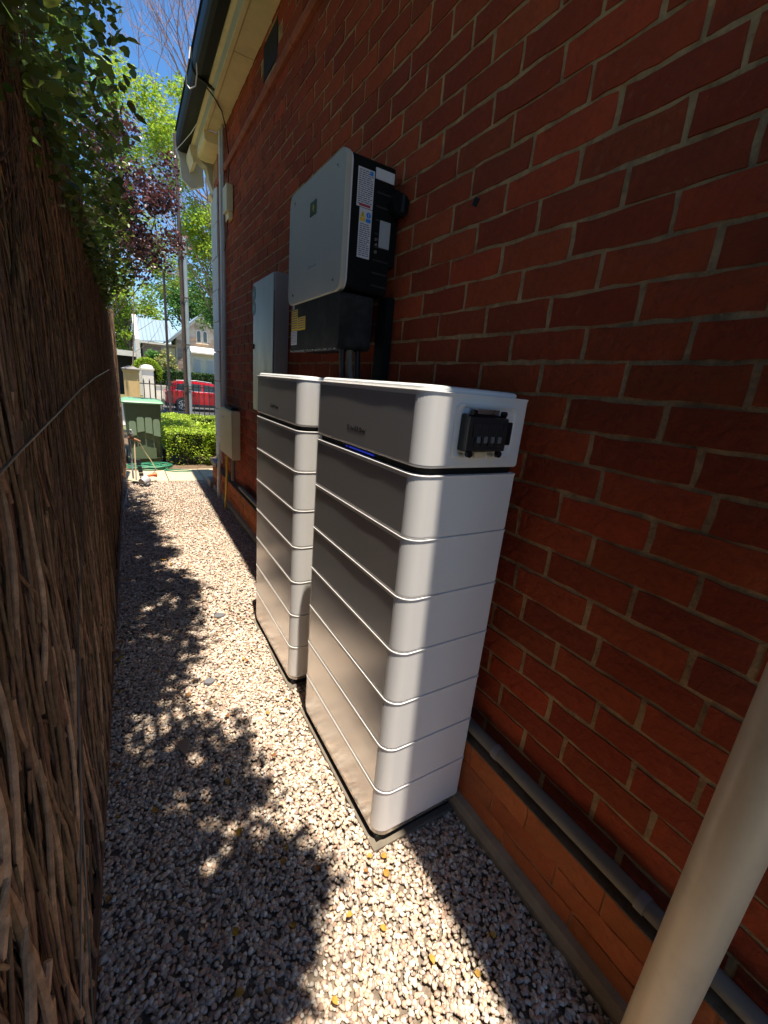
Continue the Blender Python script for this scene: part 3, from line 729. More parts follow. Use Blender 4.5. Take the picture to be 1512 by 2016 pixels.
conduit('cable', [(.99, 4.87, 2.88), (.985, 4.90, 2.78), (.99, 5.0, 2.70), (1.0, 5.09, 2.66)], .006, M['cable'], n=6, label='short black cable hanging below the junction box', cat='cable')
conduit('cable', [(.67, 4.66, 3.97), (.655, 4.64, 3.88), (.64, 4.70, 3.82), (.645, 4.76, 3.76), (.67, 4.74, 3.73), (.70, 4.66, 3.725), (.70, 4.56, 3.76), (.69, 4.50, 3.80)], .005, M['cable_white'], n=6, label='white wire loop tied around the dark gutter', cat='cable')
conduit('cable', [(.70, 6.08, 3.775), (.73, 5.8, 3.745), (.77, 5.5, 3.73), (.80, 5.3, 3.745)], .0035, M['cable_white'], n=5, label='thin pale wire drooping under the gutter end', cat='cable')

# ledge pipe and near downpipe
lp = empty('ledge_pipe', 'grey pipe lying along the plinth ledge at the foot of the wall', 'pipe')
conduit('pipe_run', [(.984, -1.5, .335), (.985, 1.0, .336), (.984, 2.6, .334), (.985, 4.4, .335)], .021, M['pipe_grey'], lp, n=14)
for y in (.22, .70, 2.45, 3.2):
    b = MB(); b.tube([(.985, y, .335), (.985, y + .022, .335)], .024, 14); b.build('saddle', M['cap_grey'], lp, smooth=True)
conduit('downpipe', [(.894, .122, -.02), (.894, .122, .9), (.894, .122, 3.62)], .048, M['pipe_beige'], n=40, label='wide beige downpipe in the near right corner of the picture', cat='downpipe')


# ------------------------------------------------------------------ brush fence
fence = empty('brush_fence', 'tall brown brush fence of tangled dry sticks along the left of the path', 'fence')
ys = np.linspace(-1.6, 6.5, 28)
V = []; F = []
for y in ys:
    fx = float(fence_x(y)) - .085
    for (x, z) in ((fx, -.03), (fx, 1.2), (fx - .02, 2.0), (fx - .30, 2.02), (fx - .32, -.03)): V.append((x, y, z))
for i in range(len(ys) - 1):
    for j in range(5): k = (j+1) % 5; F.append((i*5+j, i*5+k, (i+1)*5+k, (i+1)*5+j))
F.append((0,1,2,3,4)); F.append(tuple(len(V) - 5 + j for j in range(5)))
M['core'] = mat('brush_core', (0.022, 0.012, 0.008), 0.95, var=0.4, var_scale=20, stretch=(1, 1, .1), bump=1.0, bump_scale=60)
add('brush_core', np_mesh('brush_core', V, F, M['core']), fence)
def sticks(n, y0, y1, r0, r1, l0, l1, depth, wob, tilt, zlo, zhi, segs=6, seed=1, tone=(.6, 1.2), base=(1, 1, 1), extra=0.0):
    g = np.random.default_rng(seed)
    y = g.uniform(y0, y1, n); L_ = g.uniform(l0, l1, n); z = g.uniform(zlo, np.maximum(zhi - L_*.5, zlo + .01), n) - L_*.1
    x = fence_x(y) - g.uniform(0, depth, n) + extra; r = g.uniform(r0, r1, n)
    ty = g.normal(0, tilt, n); tx = g.normal(0, tilt*.25, n)
    ph = g.uniform(0, 6.28, (n, 3)); am = g.normal(0, wob, (n, 3))
    s = np.linspace(0, 1, segs + 1)
    cx = x[:, None] + tx[:, None]*s*L_[:, None] + .45*am[:, :1]*np.sin(s*3 + ph[:, :1])
    cy = y[:, None] + ty[:, None]*s*L_[:, None] + am[:, :1]*np.sin(s*3.4 + ph[:, 1:2]) + .45*am[:, 1:2]*np.sin(s*9 + ph[:, 2:])
    cz = z[:, None] + s*L_[:, None]
    cx = np.minimum(cx, fence_x(cy) + extra + .004)
    rr = r[:, None]*(1 - .55*s)
    k = 6 if extra > .007 and r0 > .003 else 4; A = np.arange(k)*2*np.pi/k + .4
    vx = cx[:, :, None] + rr[:, :, None]*np.cos(A); vy = cy[:, :, None] + rr[:, :, None]*np.sin(A); vz = np.repeat(cz[:, :, None], k, 2)
    V = np.stack([vx, vy, vz], 3).reshape(-1, 3)
    idx = np.arange(n*(segs+1)*k).reshape(n, segs+1, k)
    a = idx[:, :-1, :]; b_ = np.roll(idx, -1, 2)[:, :-1, :]; c = np.roll(idx, -1, 2)[:, 1:, :]; d = idx[:, 1:, :]
    F = np.stack([a, b_, c, d], 3).reshape(-1, 4)
    c0 = g.uniform(tone[0], tone[1], (n, 1))*np.array(base)[None]*(1 + g.normal(0, .05, (n, 3)))
    return V, F, np.repeat(c0, (segs+1)*k, 0)
def join(parts):
    o = 0; A = []; B = []; D = []
    for v, f, c in parts: A.append(v); B.append(f + o); D.append(c); o += len(v)
    return np.concatenate(A), np.concatenate(B), np.concatenate(D)
S = [sticks(8500, -.3, 3.0, .0010, .0034, .30, 1.0, .075, .016, .13, 0, 1.95, seed=11, tone=(.14, .62), base=(1, .84, .72)),
     sticks(2600, -.3, 3.2, .0010, .0030, .25, .8, .03, .02, .30, 0, 1.95, seed=18, tone=(.18, .60), base=(1, .82, .70)),
     sticks(5200, 3.0, 6.45, .0018, .0055, .4, 1.2, .06, .014, .11, 0, 1.95, seed=12, tone=(.16, .62), base=(1, .84, .72)),
     sticks(1500, -1.5, -.3, .003, .007, .4, 1.2, .05, .01, .08, 0, 1.9, seed=13, tone=(.2, .55)),
     sticks(1100, .0, 2.6, .0031, .0058, .25, .8, .02, .030, .17, 0, 1.6, seed=14, tone=(.35, .95), base=(1, .88, .76), extra=.008),
     sticks(700, .4, 4.0, .0015, .004, .15, .5, .02, .04, .8, 1.55, 2.15, seed=19, tone=(.25, .8), base=(1, .75, .55), extra=.012),
     sticks(1400, 1.0, 6.4, .0009, .002, .2, .7, .01, .03, .30, .5, 2.0, seed=15, tone=(.25, .7), base=(1, .85, .75), extra=.014)]
v, f, c = join(S)
add('brush', np_mesh('brush', v, f, M['brush'], smooth=True, col=c), fence, kind='stuff')
# the thicker branches that can be told apart near the camera
def bough(y, z, L_, r, seed, tilt=.1, bend=.03, x_out=.012):
    g = random.Random(seed); pts = []; n = 12
    a, p = g.uniform(.5, 1.5)*bend, g.uniform(0, 6)
    for i in range(n + 1):
        s = i/n; yy = y + tilt*s*L_ + a*math.sin(s*5 + p) + .25*bend*math.sin(s*13 + p)
        pts.append((float(fence_x(yy)) + x_out + .006*math.sin(s*7 + p), yy, z + s*L_))
    rr = [r*.82*(1 - .4*i/n)*(1 + .08*math.sin(i*2.1 + p)) for i in range(n + 1)]
    b = MB(); t_ = g.uniform(1.0, 1.7); b.tube(pts, rr, 8, col=(t_, t_*.88, t_*.74)); return b.build('branch', M['brush'], fence, smooth=True)
for i, (y, z, L_, r, tl) in enumerate([(.50, .35, .55, .0105, .05), (.46, .10, .42, .012, .12), (.60, .05, .50, .010, -.10), (.66, .25, .60, .008, .05), (.55, .62, .5, .008, .08),
                                       (.72, .45, .55, .007, -.08), (.80, .10, .45, .0085, .10), (.90, .20, .7, .007, .06), (.58, .95, .5, .007, -.1), (1.0, .55, .6, .0065, .12),
                                       (.44, .02, .35, .014, .28), (.50, .02, .30, .012, -.28), (.70, .8, .5, .0065, .1), (1.15, .1, .7, .007, -.08), (1.3, .5, .7, .006, .1), (.85, .9, .5, .006, .15),
                                       (1.5, .15, .8, .0065, .05), (.48, .80, .45, .008, .1), (.41, .0, .30, .016, .5), (.56, .0, .26, .013, -.55), (.47, .25, .35, .012, .35), (.62, .12, .4, .009, -.3), (.74, .0, .35, .008, .3), (.43, .45, .4, .011, .2)]):
    bough(y, z, L_, r, 500 + i, tl, bend=.022)
def fence_wire(name_pts, r):
    return conduit('wire', name_pts, r, M['wire'], fence, n=6)
fw = lambda y, z, o=.022: (float(fence_x(y)) + o, y, z)
fence_wire([fw(.60, 1.30), fw(.87, 1.315), fw(1.3, 1.332), fw(1.9, 1.36), fw(2.7, 1.38), fw(4.4, 1.40)], .0026)
fence_wire([fw(1.9, 1.15), fw(1.55, 1.0), fw(1.2, .82), fw(1.0, .60), fw(.85, .45), fw(.66, .30)], .0016)
fence_wire([fw(1.1, .75), fw(.95, .55), fw(.82, .30), fw(.72, .10)], .002)
for z in (.9, .62, .35): fence_wire([fw(5.55, z), fw(5.8, z + .004), fw(6.05, z - .004)], .002)
b = MB()
for i in range(10):
    y0 = -1.5 + i*.8
    pass
fb = []
b = MB(); yy = np.linspace(-1.5, 6.4, 20); b.loft([[(float(fence_x(y)) + dx, y, z) for dx, z in ((.0, -.01), (.013, -.01), (.013, .05), (.0, .05))] for y in yy])
b.build('bottom_rail', M['timber'], fence)
b = MB(); b.tube([(-.115 + .008*math.sin(i*1.7), 6.42 + .01*math.sin(i*2.3), i*.1 - .02) for i in range(21)], [.075*(1 + .10*math.sin(i*1.3) + .05*math.sin(i*3.7)) for i in range(21)], 16, col=(1.2, 1.1, 1.0)); b.build('end_post', M['brush'], fence, smooth=True)
v, f, c = sticks(420, 6.30, 6.52, .002, .006, .3, .9, .10, .012, .06, 0, 1.95, seed=31, tone=(.7, 1.3), base=(1, .92, .82), extra=.05)
add('end_brush', np_mesh('end_brush', v, f, M['brush'], smooth=True, col=c), fence, kind='stuff')

# ------------------------------------------------------------------ foliage
def leaves(P, size, g, tone=(.6, 1.3), flat=.5, hue=.12, long=1.0, base=(1, 1, 1), up=0.0, full=False):
    """folded leaves at points P: four triangles, or eight with a rounded outline"""
    n = len(P); s = g.uniform(*size, n)
    d = g.normal(0, 1, (n, 3)); d[:, 2] *= flat; d /= np.linalg.norm(d, axis=1, keepdims=True)
    nn = g.normal(0, 1, (n, 3)); nn[:, 2] = np.abs(nn[:, 2]) + up
    w = np.cross(d, nn); w /= np.linalg.norm(w, axis=1, keepdims=True) + 1e-9; h = np.cross(w, d)
    L_ = d*(s*long)[:, None]; w = w*(s*.33)[:, None]; h = h*(s*.10)[:, None]
    if full:
        tip = P + L_ - h*.9
        q = [P, P + L_*.26 + w*.82 + h*.7, P + L_*.62 + w*.78 + h*.5, tip, P + L_*.62 - w*.78 + h*.5, P + L_*.26 - w*.82 + h*.7, P + L_*.30 - h*.2, P + L_*.64 - h*.4]
        F0 = np.array([(0, 6, 1), (6, 7, 1), (1, 7, 2), (7, 3, 2), (0, 5, 6), (5, 7, 6), (5, 4, 7), (4, 3, 7)]); k = 8
    else:
        tip = P + L_; m1 = P + L_*.45
        q = [P, m1 + w + h, tip, m1 - w + h, m1 - h*.4]
        F0 = np.array([(0, 4, 1), (4, 2, 1), (0, 3, 4), (4, 3, 2)]); k = 5
    V = np.stack(q, 1).reshape(-1, 3)
    F = (F0[None] + (np.arange(n)*k)[:, None, None]).reshape(-1, 3)
    t_ = g.uniform(*tone, (n, 1)); hs = g.normal(0, hue, (n, 1))
    c = np.clip(t_*np.concatenate([1 + hs, np.ones((n, 1)), 1 - hs], 1)*np.array(base), 0, 4)
    return V, F, np.repeat(c, k, 0)
def cluster_points(centres, n, rad, g, squash=.8):
    c = centres[g.integers(0, len(centres), n)]
    p = g.normal(0, 1, (n, 3)); p /= np.linalg.norm(p, axis=1, keepdims=True); p *= (g.uniform(0, 1, (n, 1))**.45)*rad; p[:, 2] *= squash
    return c + p
def branch_tree(name_parent, trunk_pts, r0, tips, m, g, wob=.05, rt=.004, n=5):
    """trunk tube plus limbs reaching to the given tips"""
    b = MB(); b.tube(trunk_pts, [r0*(1 - .5*i/(len(trunk_pts)-1)) for i in range(len(trunk_pts))], 9)
    b.build('trunk', m, name_parent, smooth=True)
    b = MB(); tp = [Vector(p) for p in trunk_pts]
    for tip in tips:
        tip = Vector(tip); k = g.uniform(.35, 1.0)*(len(tp) - 1); i = min(int(k), len(tp) - 2); a = tp[i].lerp(tp[i+1], k - i)
        pts = []; L_ = (tip - a).length; q1 = Vector(g.normal(0, wob, 3))*L_
        for s in np.linspace(0, 1, 7): pts.append(a.lerp(tip, float(s)) + q1*math.sin(s*math.pi) + Vector((0, 0, -.06*L_*math.sin(s*3.14))))
        ra = max(rt, r0*.35*min(1, L_/3)); b.tube(pts, [ra*(1 - s) + rt*s for s in np.linspace(0, 1, 7)], n, cap=False)
    b.build('limbs', m, name_parent, smooth=True)

# climber on top of the brush fence and the limb overhanging the near part of the path
g = np.random.default_rng(21)
clm = empty('climbing_shrub', 'dense dark green leafy shrub spilling over the top of the brush fence', 'shrub')
cent = []
while len(cent) < 560:
    y = g.uniform(.2, 6.0); z = g.uniform(1.98, 4.4)
    xr = .03 + .022*min(y, 4.5) - .16*max(0, z - 3.0) - .02*(y < 1.6) - .35*max(0, y - 5.0); x = g.uniform(-1.0, xr)
    if x > -.28 and g.random() < .35 and z > 2.6: continue
    cent.append((x - .05, y, z))
cent = np.array(cent)
p1 = cluster_points(cent, 32000, .20, g); p1 = p1[p1[:, 0] < .055 + .022*np.minimum(p1[:, 1], 4.5) - .05*np.maximum(0, p1[:, 2] - 2.9)]
p1 = p1[p1[:, 2] > 1.97 + .05*g.random(len(p1))]
near = p1[(p1[:, 1] < 2.5)]; far = p1[p1[:, 1] >= 2.5]
# leaves lapping over the fence face
lap_n = 1500
ly = g.uniform(.8, 5.6, lap_n); lz = 2.08 - np.abs(g.normal(0, .07, lap_n)); lx = fence_x(ly) + g.uniform(-.03, .05, lap_n)
lap = np.stack([lx, ly, lz], 1)
pp = [leaves(near, (.026, .052), g, (.45, 1.7), full=True), leaves(far, (.032, .062), g, (.45, 1.9), full=True), leaves(lap, (.022, .046), g, (.4, 1.4), full=True)]
v, f, c = join(pp)
add('foliage', np_mesh('foliage', v, f, M['leaf_dark'], col=c), clm, kind='stuff')
b = MB()
for i in range(60):
    y = g.uniform(.3, 6.2); x = float(fence_x(y)) - g.uniform(.05, .5)
    pts = [(x + .10*s*g.normal() - .1*s, y + .25*s*g.normal(), 1.85 + 1.3*s) for s in np.linspace(0, 1, 5)]
    b.tube(pts, [.009*(1 - .7*s) for s in np.linspace(0, 1, 5)], 5, cap=False)
b.build('stems', M['bark'], clm, smooth=True)

# the limb overhead that throws the dappled shade (its leaves are above the frame)
ov = empty('overhanging_limb', 'leafy limb reaching over the near end of the path from behind the fence', 'tree')
cent = []
edge = [(-.9, .12), (.3, .14), (.55, .20), (.75, .40), (1.0, .38), (1.15, .36), (1.35, .38), (1.5, .33), (1.9, .29), (2.15, .26), (2.7, .36), (3.2, .27), (4.7, .24), (5.3, .08), (5.6, -.1)]
ey = np.array([e[0] for e in edge]); exx = np.array([e[1] for e in edge])
while len(cent) < 900:
    y = g.uniform(-1.6, 4.3); x = g.uniform(-.85, .6); z = g.uniform(3.05, 5.2) if y > .8 else g.uniform(3.05, 3.9)
    if z < 1.46 + .66*y + .30: continue
    if z > 1.46 + .66*y + 1.5 and y > .5: continue
    ys_ = y + .18*z
    if x > np.interp(ys_, ey, exx) + .04*math.sin(9*y) - .15: continue
    if math.sin(7*x + 3*y)*math.sin(5*y - 2*x) > .86: continue
    cent.append((x, y, z))
p2 = cluster_points(np.array(cent), 38000, .14, g)
v, f, c = leaves(p2, (.045, .075), g, (.6, 1.5), flat=.25, up=1.5)
add('foliage', np_mesh('foliage', v, f, M['leaf_dark'], col=c), ov, kind='stuff')
branch_tree(ov, [(-1.5, .6, -.1), (-1.45, .5, 1.6), (-1.1, .3, 2.8), (-.5, .1, 3.4), (.1, 0, 3.55)], .09, [tuple(cent[i]) for i in range(0, 620, 16)], M['bark'], g)

# plum tree with dark red leaves beyond the fence
def tree(name, label, base, top, r0, crown, nclump, nleaf, rad, size, mats, g, tone=(.6, 1.5), squash=.8, group=None, cat='tree', flat=.6, hollow=.0, hue=.12, limbs=1.0):
    t_ = empty(name, label, cat, group)
    (cx, cy, cz), (rx, ry, rz) = crown
    cent = []
    while len(cent) < nclump:
        d = g.normal(0, 1, 3); d /= np.linalg.norm(d); q = g.uniform(hollow, 1)**.5
        cent.append((cx + rx*d[0]*q, cy + ry*d[1]*q, cz + rz*d[2]*q))
    cent = np.array(cent)
    P_ = cluster_points(cent, nleaf, rad, g, squash)
    v, f, c = leaves(P_, size, g, tone, flat=flat, hue=hue)
    add('crown', np_mesh('crown', v, f, mats, col=c), t_, kind='stuff')
    pts = [tuple(np.array(base)*(1-s) + np.array(top)*s + np.array([.15*math.sin(4*s), .1*math.sin(3*s), 0])*min(1, r0*8)) for s in np.linspace(0, 1, 6)]
    branch_tree(t_, pts, r0, [tuple(c_) for c_ in cent[:int(nclump*limbs)]], M['branch'], g, rt=r0*.05)
    return t_
tree('plum_tree', 'plum tree with dark red leaves just beyond the end of the fence', (-1.1, 8.3, -.05), (-.3, 8.2, 3.6), .07,
     ((.15, 8.0, 3.55), (.85, .8, 1.25)), 60, 7500, .24, (.045, .08), M['leaf_purple'], g, (.5, 2.2), group='trees beyond the fence')
# bushy green tree just behind, left
tree('bushy_tree', 'bushy mid green tree rising behind the plum tree', (-1.8, 10.5, -.05), (-1.2, 10.5, 4.5), .10,
     ((-1.5, 10.2, 5.0), (1.75, 1.4, 2.6)), 90, 7500, .38, (.07, .12), M['leaf_mid'], g, (.6, 1.6), group='trees beyond the fence')
# feathery bright trees along the street, and the nearly bare jacaranda limbs above them
tree('feathery_tree', 'feathery lime green tree whose top leans towards the gutter', (3.6, 17.5, -.6), (2.9, 17.5, 7.6), .05,
     ((1.5, 17.5, 8.5), (1.8, 1.4, 1.5)), 60, 6500, .42, (.07, .13), M['leaf_bright'], g, (.6, 1.5), flat=.35, limbs=.5, group='street trees')
tree('feathery_tree', 'feathery lime green tree spreading in front of the stone gable', (4.6, 18.0, -.6), (4.3, 18.0, 4.6), .06,
     ((3.3, 18.0, 5.7), (1.5, 1.3, 1.45)), 64, 9500, .42, (.07, .13), M['leaf_bright'], g, (.6, 1.5), flat=.35, group='street trees')
tree('feathery_tree', 'drooping darker green tree hanging beside the painted quoins', (5.2, 21.0, -.6), (4.9, 21.0, 4.0), .07,
     ((4.1, 21.0, 4.5), (1.4, 1.2, 1.5)), 55, 6500, .45, (.10, .16), M['leaf_mid'], g, (.7, 1.7), flat=.4, group='street trees')
tree('garden_tree', 'tall yellow green garden tree behind the pale steel roof', (.6, 42, -.5), (.8, 42, 5), .2,
     ((.8, 42, 5.4), (2.6, 1.6, 2.7)), 55, 5500, .7, (.16, .26), M['leaf_bright'], g, (.5, 1.3), group='trees behind the far house')
tree('garden_tree', 'blue green garden tree low behind the carport', (-1.0, 45, -.5), (-1.2, 45, 4), .2,
     ((-1.0, 45, 3.4), (2.8, 1.8, 2.6)), 50, 5000, .8, (.16, .26), M['leaf_mid'], g, (.6, 1.6), group='trees behind the far house')
tree('garden_tree', 'distant green tree filling the gap over the stone gable', (6.5, 46, -.5), (6.5, 46, 6), .25,
     ((5.8, 46, 7.4), (3.6, 2.0, 2.6)), 60, 6000, .9, (.2, .32), M['leaf_mid'], g, (.7, 1.9), group='trees behind the far house')

# jacaranda: open crown of bare, forking twigs against the sky
def bare_tree(name, label, trunk_p, limbs, seed, scale, levels=6, r0=.12, spread=.5, group=None):
    t_ = empty(name, label, 'tree', group); rr = random.Random(seed)
    bt = MB(); bl = MB(); bw = MB()
    def grow(p, d, L_, r, lev):
        n = 5; pts = [p]; q = p.copy(); dd = d.copy()
        for i in range(n):
            dd = (dd + Vector((rr.gauss(0, .13), rr.gauss(0, .13), rr.gauss(.03, .08)))).normalized(); q = q + dd*L_/n; pts.append(q.copy())
        tgt = bt if lev == levels else (bl if lev > 2 else bw)
        tgt.tube(pts, [max(.0045, r*(1 - .4*i/n)) for i in range(n+1)], 6 if lev > 3 else 4, cap=False)
        if lev == 0: return
        for k in range(3 if lev > 1 else 2):
            s = rr.choice((3, 4, 5)) if k else 5
            nd = (dd + Vector((rr.gauss(0, spread), rr.gauss(0, spread*.7), rr.gauss(.12, spread*.55)))).normalized()
            grow(pts[s], nd, L_*rr.uniform(.62, .85), r*.56, lev - 1)
    bt.tube([Vector(p) for p in trunk_p], [r0*(1.3 - .6*i/(len(trunk_p) - 1)) for i in range(len(trunk_p))], 8)
    for (p, d, L_) in limbs: grow(Vector(p), Vector(d).normalized(), L_*scale, r0*.42, levels)
    bt.build('trunk', M['bare_twig'], t_, smooth=True); bl.build('limbs', M['bare_twig'], t_, smooth=True); bw.build('twigs', M['bare_twig'], t_, kind='stuff')
    return t_
M['bare_twig'] = mat('bare_twig', (0.26, 0.17, 0.17), 0.9, var=.2)
bare_tree('jacaranda', 'bare purple brown branches of a jacaranda spread against the blue sky',
    [(5.6, 20.5, -.6), (5.3, 20.5, 3.5), (4.7, 20.4, 7.4), (4.2, 20.3, 9.6)],
    [((4.25, 20.3, 9.4), (-.35, 0, 1), 1), ((4.4, 20.3, 8.6), (-.8, -.1, .75), 1.05), ((4.3, 20.3, 9.0), (-.6, .3, .9), 1), ((4.7, 20.4, 7.4), (-1, .1, .35), 1), ((4.6, 20.4, 7.8), (-.9, -.3, .55), 1)],
    5, 2.1, levels=5, r0=.14, spread=.42, group='bare street trees')
bare_tree('jacaranda', 'second bare branching tree in the street, its twigs lower in the sky',
    [(6.4, 23.5, -.7), (6.0, 23.5, 3.0), (5.1, 23.4, 6.0)],
    [((5.2, 23.4, 5.8), (-1, 0, .45), 1), ((5.1, 23.4, 6.0), (-.8, .2, .9), 1), ((5.6, 23.4, 4.6), (-1, -.2, .25), 1.1)],
    9, 2.2, levels=5, r0=.12, spread=.5, group='bare street trees')
tree('feathery_tree', 'thin feathery tree with sky showing through, behind the plum tree', (.3, 24.0, -.7), (.9, 24.0, 6.2), .03,
     ((1.75, 24.0, 5.9), (1.0, 1.0, 2.1)), 40, 2600, .40, (.09, .15), M['leaf_bright'], g, (.45, 1.3), flat=.35, group='street trees', limbs=.2)

# ------------------------------------------------------------------ hedges and garden
def hedge(name, label, boxes, n, size, g, m, tone=(.5, 1.5), core=(.02, .04, .01), sides=True, group=None):
    t_ = empty(name, label, 'hedge', group)
    cm = mat('hedge_core', core, .95, var=.4, var_scale=20)
    b = MB()
    for (x0, x1, y0, y1, z0, z1) in boxes: b.box(x0 + .06, x1 - .06, y0 + .06, y1 - .06, z0 + .14, z1 - .05)
    b.build('twiggy_core', cm, t_)
    parts = []
    for (x0, x1, y0, y1, z0, z1) in boxes:
        A = [(x1-x0)*(y1-y0)*1.4, (x1-x0)*(z1-z0), (y1-y0)*(z1-z0), (y1-y0)*(z1-z0)*.5, (x1-x0)*(z1-z0)*.3]; A = np.array(A)/sum(A)
        k = g.choice(5, n//len(boxes), p=A); m_ = len(k)
        u = g.uniform(0, 1, m_); w = g.uniform(0, 1, m_); dd = np.abs(g.normal(0, .028, m_))
        x = x0 + u*(x1-x0); y = y0 + w*(y1-y0); z = z0 + g.uniform(0, 1, m_)*(z1-z0)
        x = np.where(k == 2, x0 + dd, np.where(k == 3, x1 - dd, x)); y = np.where(k == 1, y0 + dd, np.where(k == 4, y1 - dd, y)); z = np.where(k == 0, z1 - dd, z)
        bump_ = .025*np.sin(x*14 + y*6)*np.sin(z*13 + y*9)
        P_ = np.stack([x + bump_, y + bump_, z + bump_*.6], 1)
        # ragged foot
        P_ = P_[(P_[:, 2] > z0 + .10 + .08*np.sin(P_[:, 0]*11)) | (g.random(len(P_)) < .25)]
        parts.append(leaves(P_, size, g, tone, up=.5))
    v, f, c = join(parts); add('foliage', np_mesh('foliage', v, f, m, col=c), t_, kind='stuff')
    b = MB()
    for (x0, x1, y0, y1, z0, z1) in boxes:
        for i in range(6):
            x = g.uniform(x0 + .1, x1 - .1); y = y0 + g.uniform(.08, .25); b.tube([(x, y, z0 - .03), (x + .03, y + .02, z0 + .12), (x + g.normal(0, .05), y + .05, z0 + .3)], .010, 5)
    b.build('stems', M['bark'], t_, kind='stuff')
    return t_
hedge('box_hedge', 'clipped bright green box hedge beside the bin, its front in half shade', [(.56, 1.12, 7.30, 10.4, 0.0, .53), (1.115, 2.6, 7.25, 7.75, 0.0, .53)], 26000, (.022, .040), g, M['leaf_hedge'])
hedge('box_hedge', 'low clipped green hedge along the foot of the iron fence', [(1.15, 3.2, 10.0, 10.55, 0.0, .50)], 5000, (.03, .05), g, M['leaf_hedge'], tone=(.5, 1.3))
# low lily like plants in the middle bed
sp = empty('border_plant', 'pale green strappy plants in the bed between the hedges', 'plant')
P_ = np.stack([g.uniform(1.2, 2.8, 1600), g.uniform(7.9, 9.9, 1600), g.uniform(.02, .42, 1600)], 1)
v, f, c = leaves(P_, (.06, .13), g, (.7, 1.6), flat=.7); add('foliage', np_mesh('foliage', v, f, M['leaf_hedge'], col=c), sp, kind='stuff')

# ------------------------------------------------------------------ wheelie bin
wb = empty('wheelie_bin', 'dark green wheelie bin with a light green lid beside the hedge', 'bin')
def bq(x0, x1, y0, y1, z, r=.03): return [(x, y, z) for x, y in rrect(x0, x1, y0, y1, r, 4)]
BX0, BX1, BY0 = .015, .475, 7.32
b = MB(); b.loft([bq(BX0 + .02, BX1 - .02, BY0 + .05, BY0 + .40, .03), bq(BX0 + .012, BX1 - .012, BY0 + .03, BY0 + .44, .25), bq(BX0 - .02, BX1 + .01, BY0, BY0 + .52, .86), bq(BX0 - .02, BX1 + .01, BY0 - .002, BY0 + .52, .915)])
body = b.build('bin_body', M['bin_green'], wb, smooth=True)
b = MB(); b.loft([bq(BX0 - .04, BX1 + .045, BY0 - .035, BY0 + .56, .916), bq(BX0 - .045, BX1 + .05, BY0 - .04, BY0 + .57, .935), bq(BX0 - .03, BX1 + .03, BY0 - .02, BY0 + .55, .958), bq(BX0 + .03, BX1 - .05, BY0 + .04, BY0 + .50, .975)])
lid = b.build('bin_lid', M['lid_green'], wb, smooth=True)
def byf(z): return BY0 + .05 - .05*min(1, max(0, (z - .03)/.83)) - .004
for k in range(4):                     # moulded finger panels
    x0 = BX0 + .035 + .105*k; zt_ = (.66, .73, .73, .70)[k]; zb = (.44, .50, .50, .46)[k]
    poly = [(x0, zb), (x0 + .092, zb + (.02 if k < 2 else -.02)), (x0 + .092, zt_ - .03), (x0 + .075, zt_), (x0 + .018, zt_), (x0, zt_ - .03)]
    b = MB(); b.loft([[(x, byf(z) + .004, z) for x, z in poly], [(x, byf(z) - .004 - .045*(zt_ - z)/(zt_ - zb), z) for x, z in poly]]); b.build('moulded_panel', M['bin_relief_lit'], body)
arc = [(BX0 + .205 + .17*math.cos(a), .27 + .13*math.sin(a)) for a in np.linspace(math.pi, 0, 14)]
poly = [(BX0 + .035, .10)] + arc + [(BX0 + .375, .10)]
b = MB(); b.loft([[(x, byf(z) + .003, z) for x, z in poly], [(x, byf(z) - .006 - .045*(.40 - z)/.3, z) for x, z in poly]]); b.build('moulded_belly', M['bin_relief_lit2'], body)
b = MB(); b.box(BX0 + .0, BX1 - .0, BY0 + .03, BY0 + .45, .10, .115); b.build('foot_ridge', M['bin_green'], body)
for x in (BX1 + .012, BX0 - .055):
    b = MB(); b.tube([(x, BY0 + .28, .105), (x + .045, BY0 + .28, .105)], .10, 20); w_ = b.build('wheel', M['rubber'], wb, bevel=.006)
    b = MB(); b.tube([(x + .0455, BY0 + .28, .105), (x + .05, BY0 + .28, .105)], .07, 16); b.tube([(x - .005, BY0 + .28, .105), (x - .0005, BY0 + .28, .105)], .07, 16); b.build('wheel_hub', M['wheel_grey'], w_)
b = MB(); b.tube([(BX0 + .02, BY0 + .28, .105), (BX1 + .02, BY0 + .28, .105)], .012, 8); b.build('axle', M['grey_plastic'], wb)

# ------------------------------------------------------------------ line trimmer, hose, rope
tr = empty('line_trimmer', 'orange and grey line trimmer leaning against the end of the fence', 'line trimmer')
b = MB(); b.tube([(.045, 6.05, .08), (.035, 6.10, .62)], .011, 8); b.build('shaft', M['grey_plastic'], tr, smooth=True)
b = MB(); b.tube([(.075, 6.0, .07), (.085, 6.06, .58)], .009, 8); b.build('second_shaft', M['pipe_beige'], tr, smooth=True)
b = MB(); b.tube([(.05, 6.07, .62), (.06, 6.03, .66), (.055, 6.02, .70)], [.028, .024, .012], 10); b.build('trigger_handle', M['grey_plastic'], tr, smooth=True)
b = MB(); b.tube([(.02, 6.05, .60), (.10, 6.05, .575), (.15, 6.05, .55)], [.016, .014, .010], 8); b.build('loop_handle', M['rust'], tr, smooth=True)
for k in range(6):
    b = MB(); b.box(.085 + .006*k, .135 + .006*k, 6.0, 6.06, .30 - .045*k, .33 - .045*k); b.build('cooling_fin', M['car_black'], tr, bevel=.004)
b = MB(); b.tube([(.13, 5.93, .055), (.18, 5.98, .075), (.20, 6.02, .06)], [.048, .062, .045], 14); b.build('spool_head', M['grey_plastic'], tr, smooth=True)
b = MB(); b.tube([(.13, 5.95, .0), (.21, 5.95, .008)], .05, 14); b.build('guard', M['car_black'], tr, smooth=True)
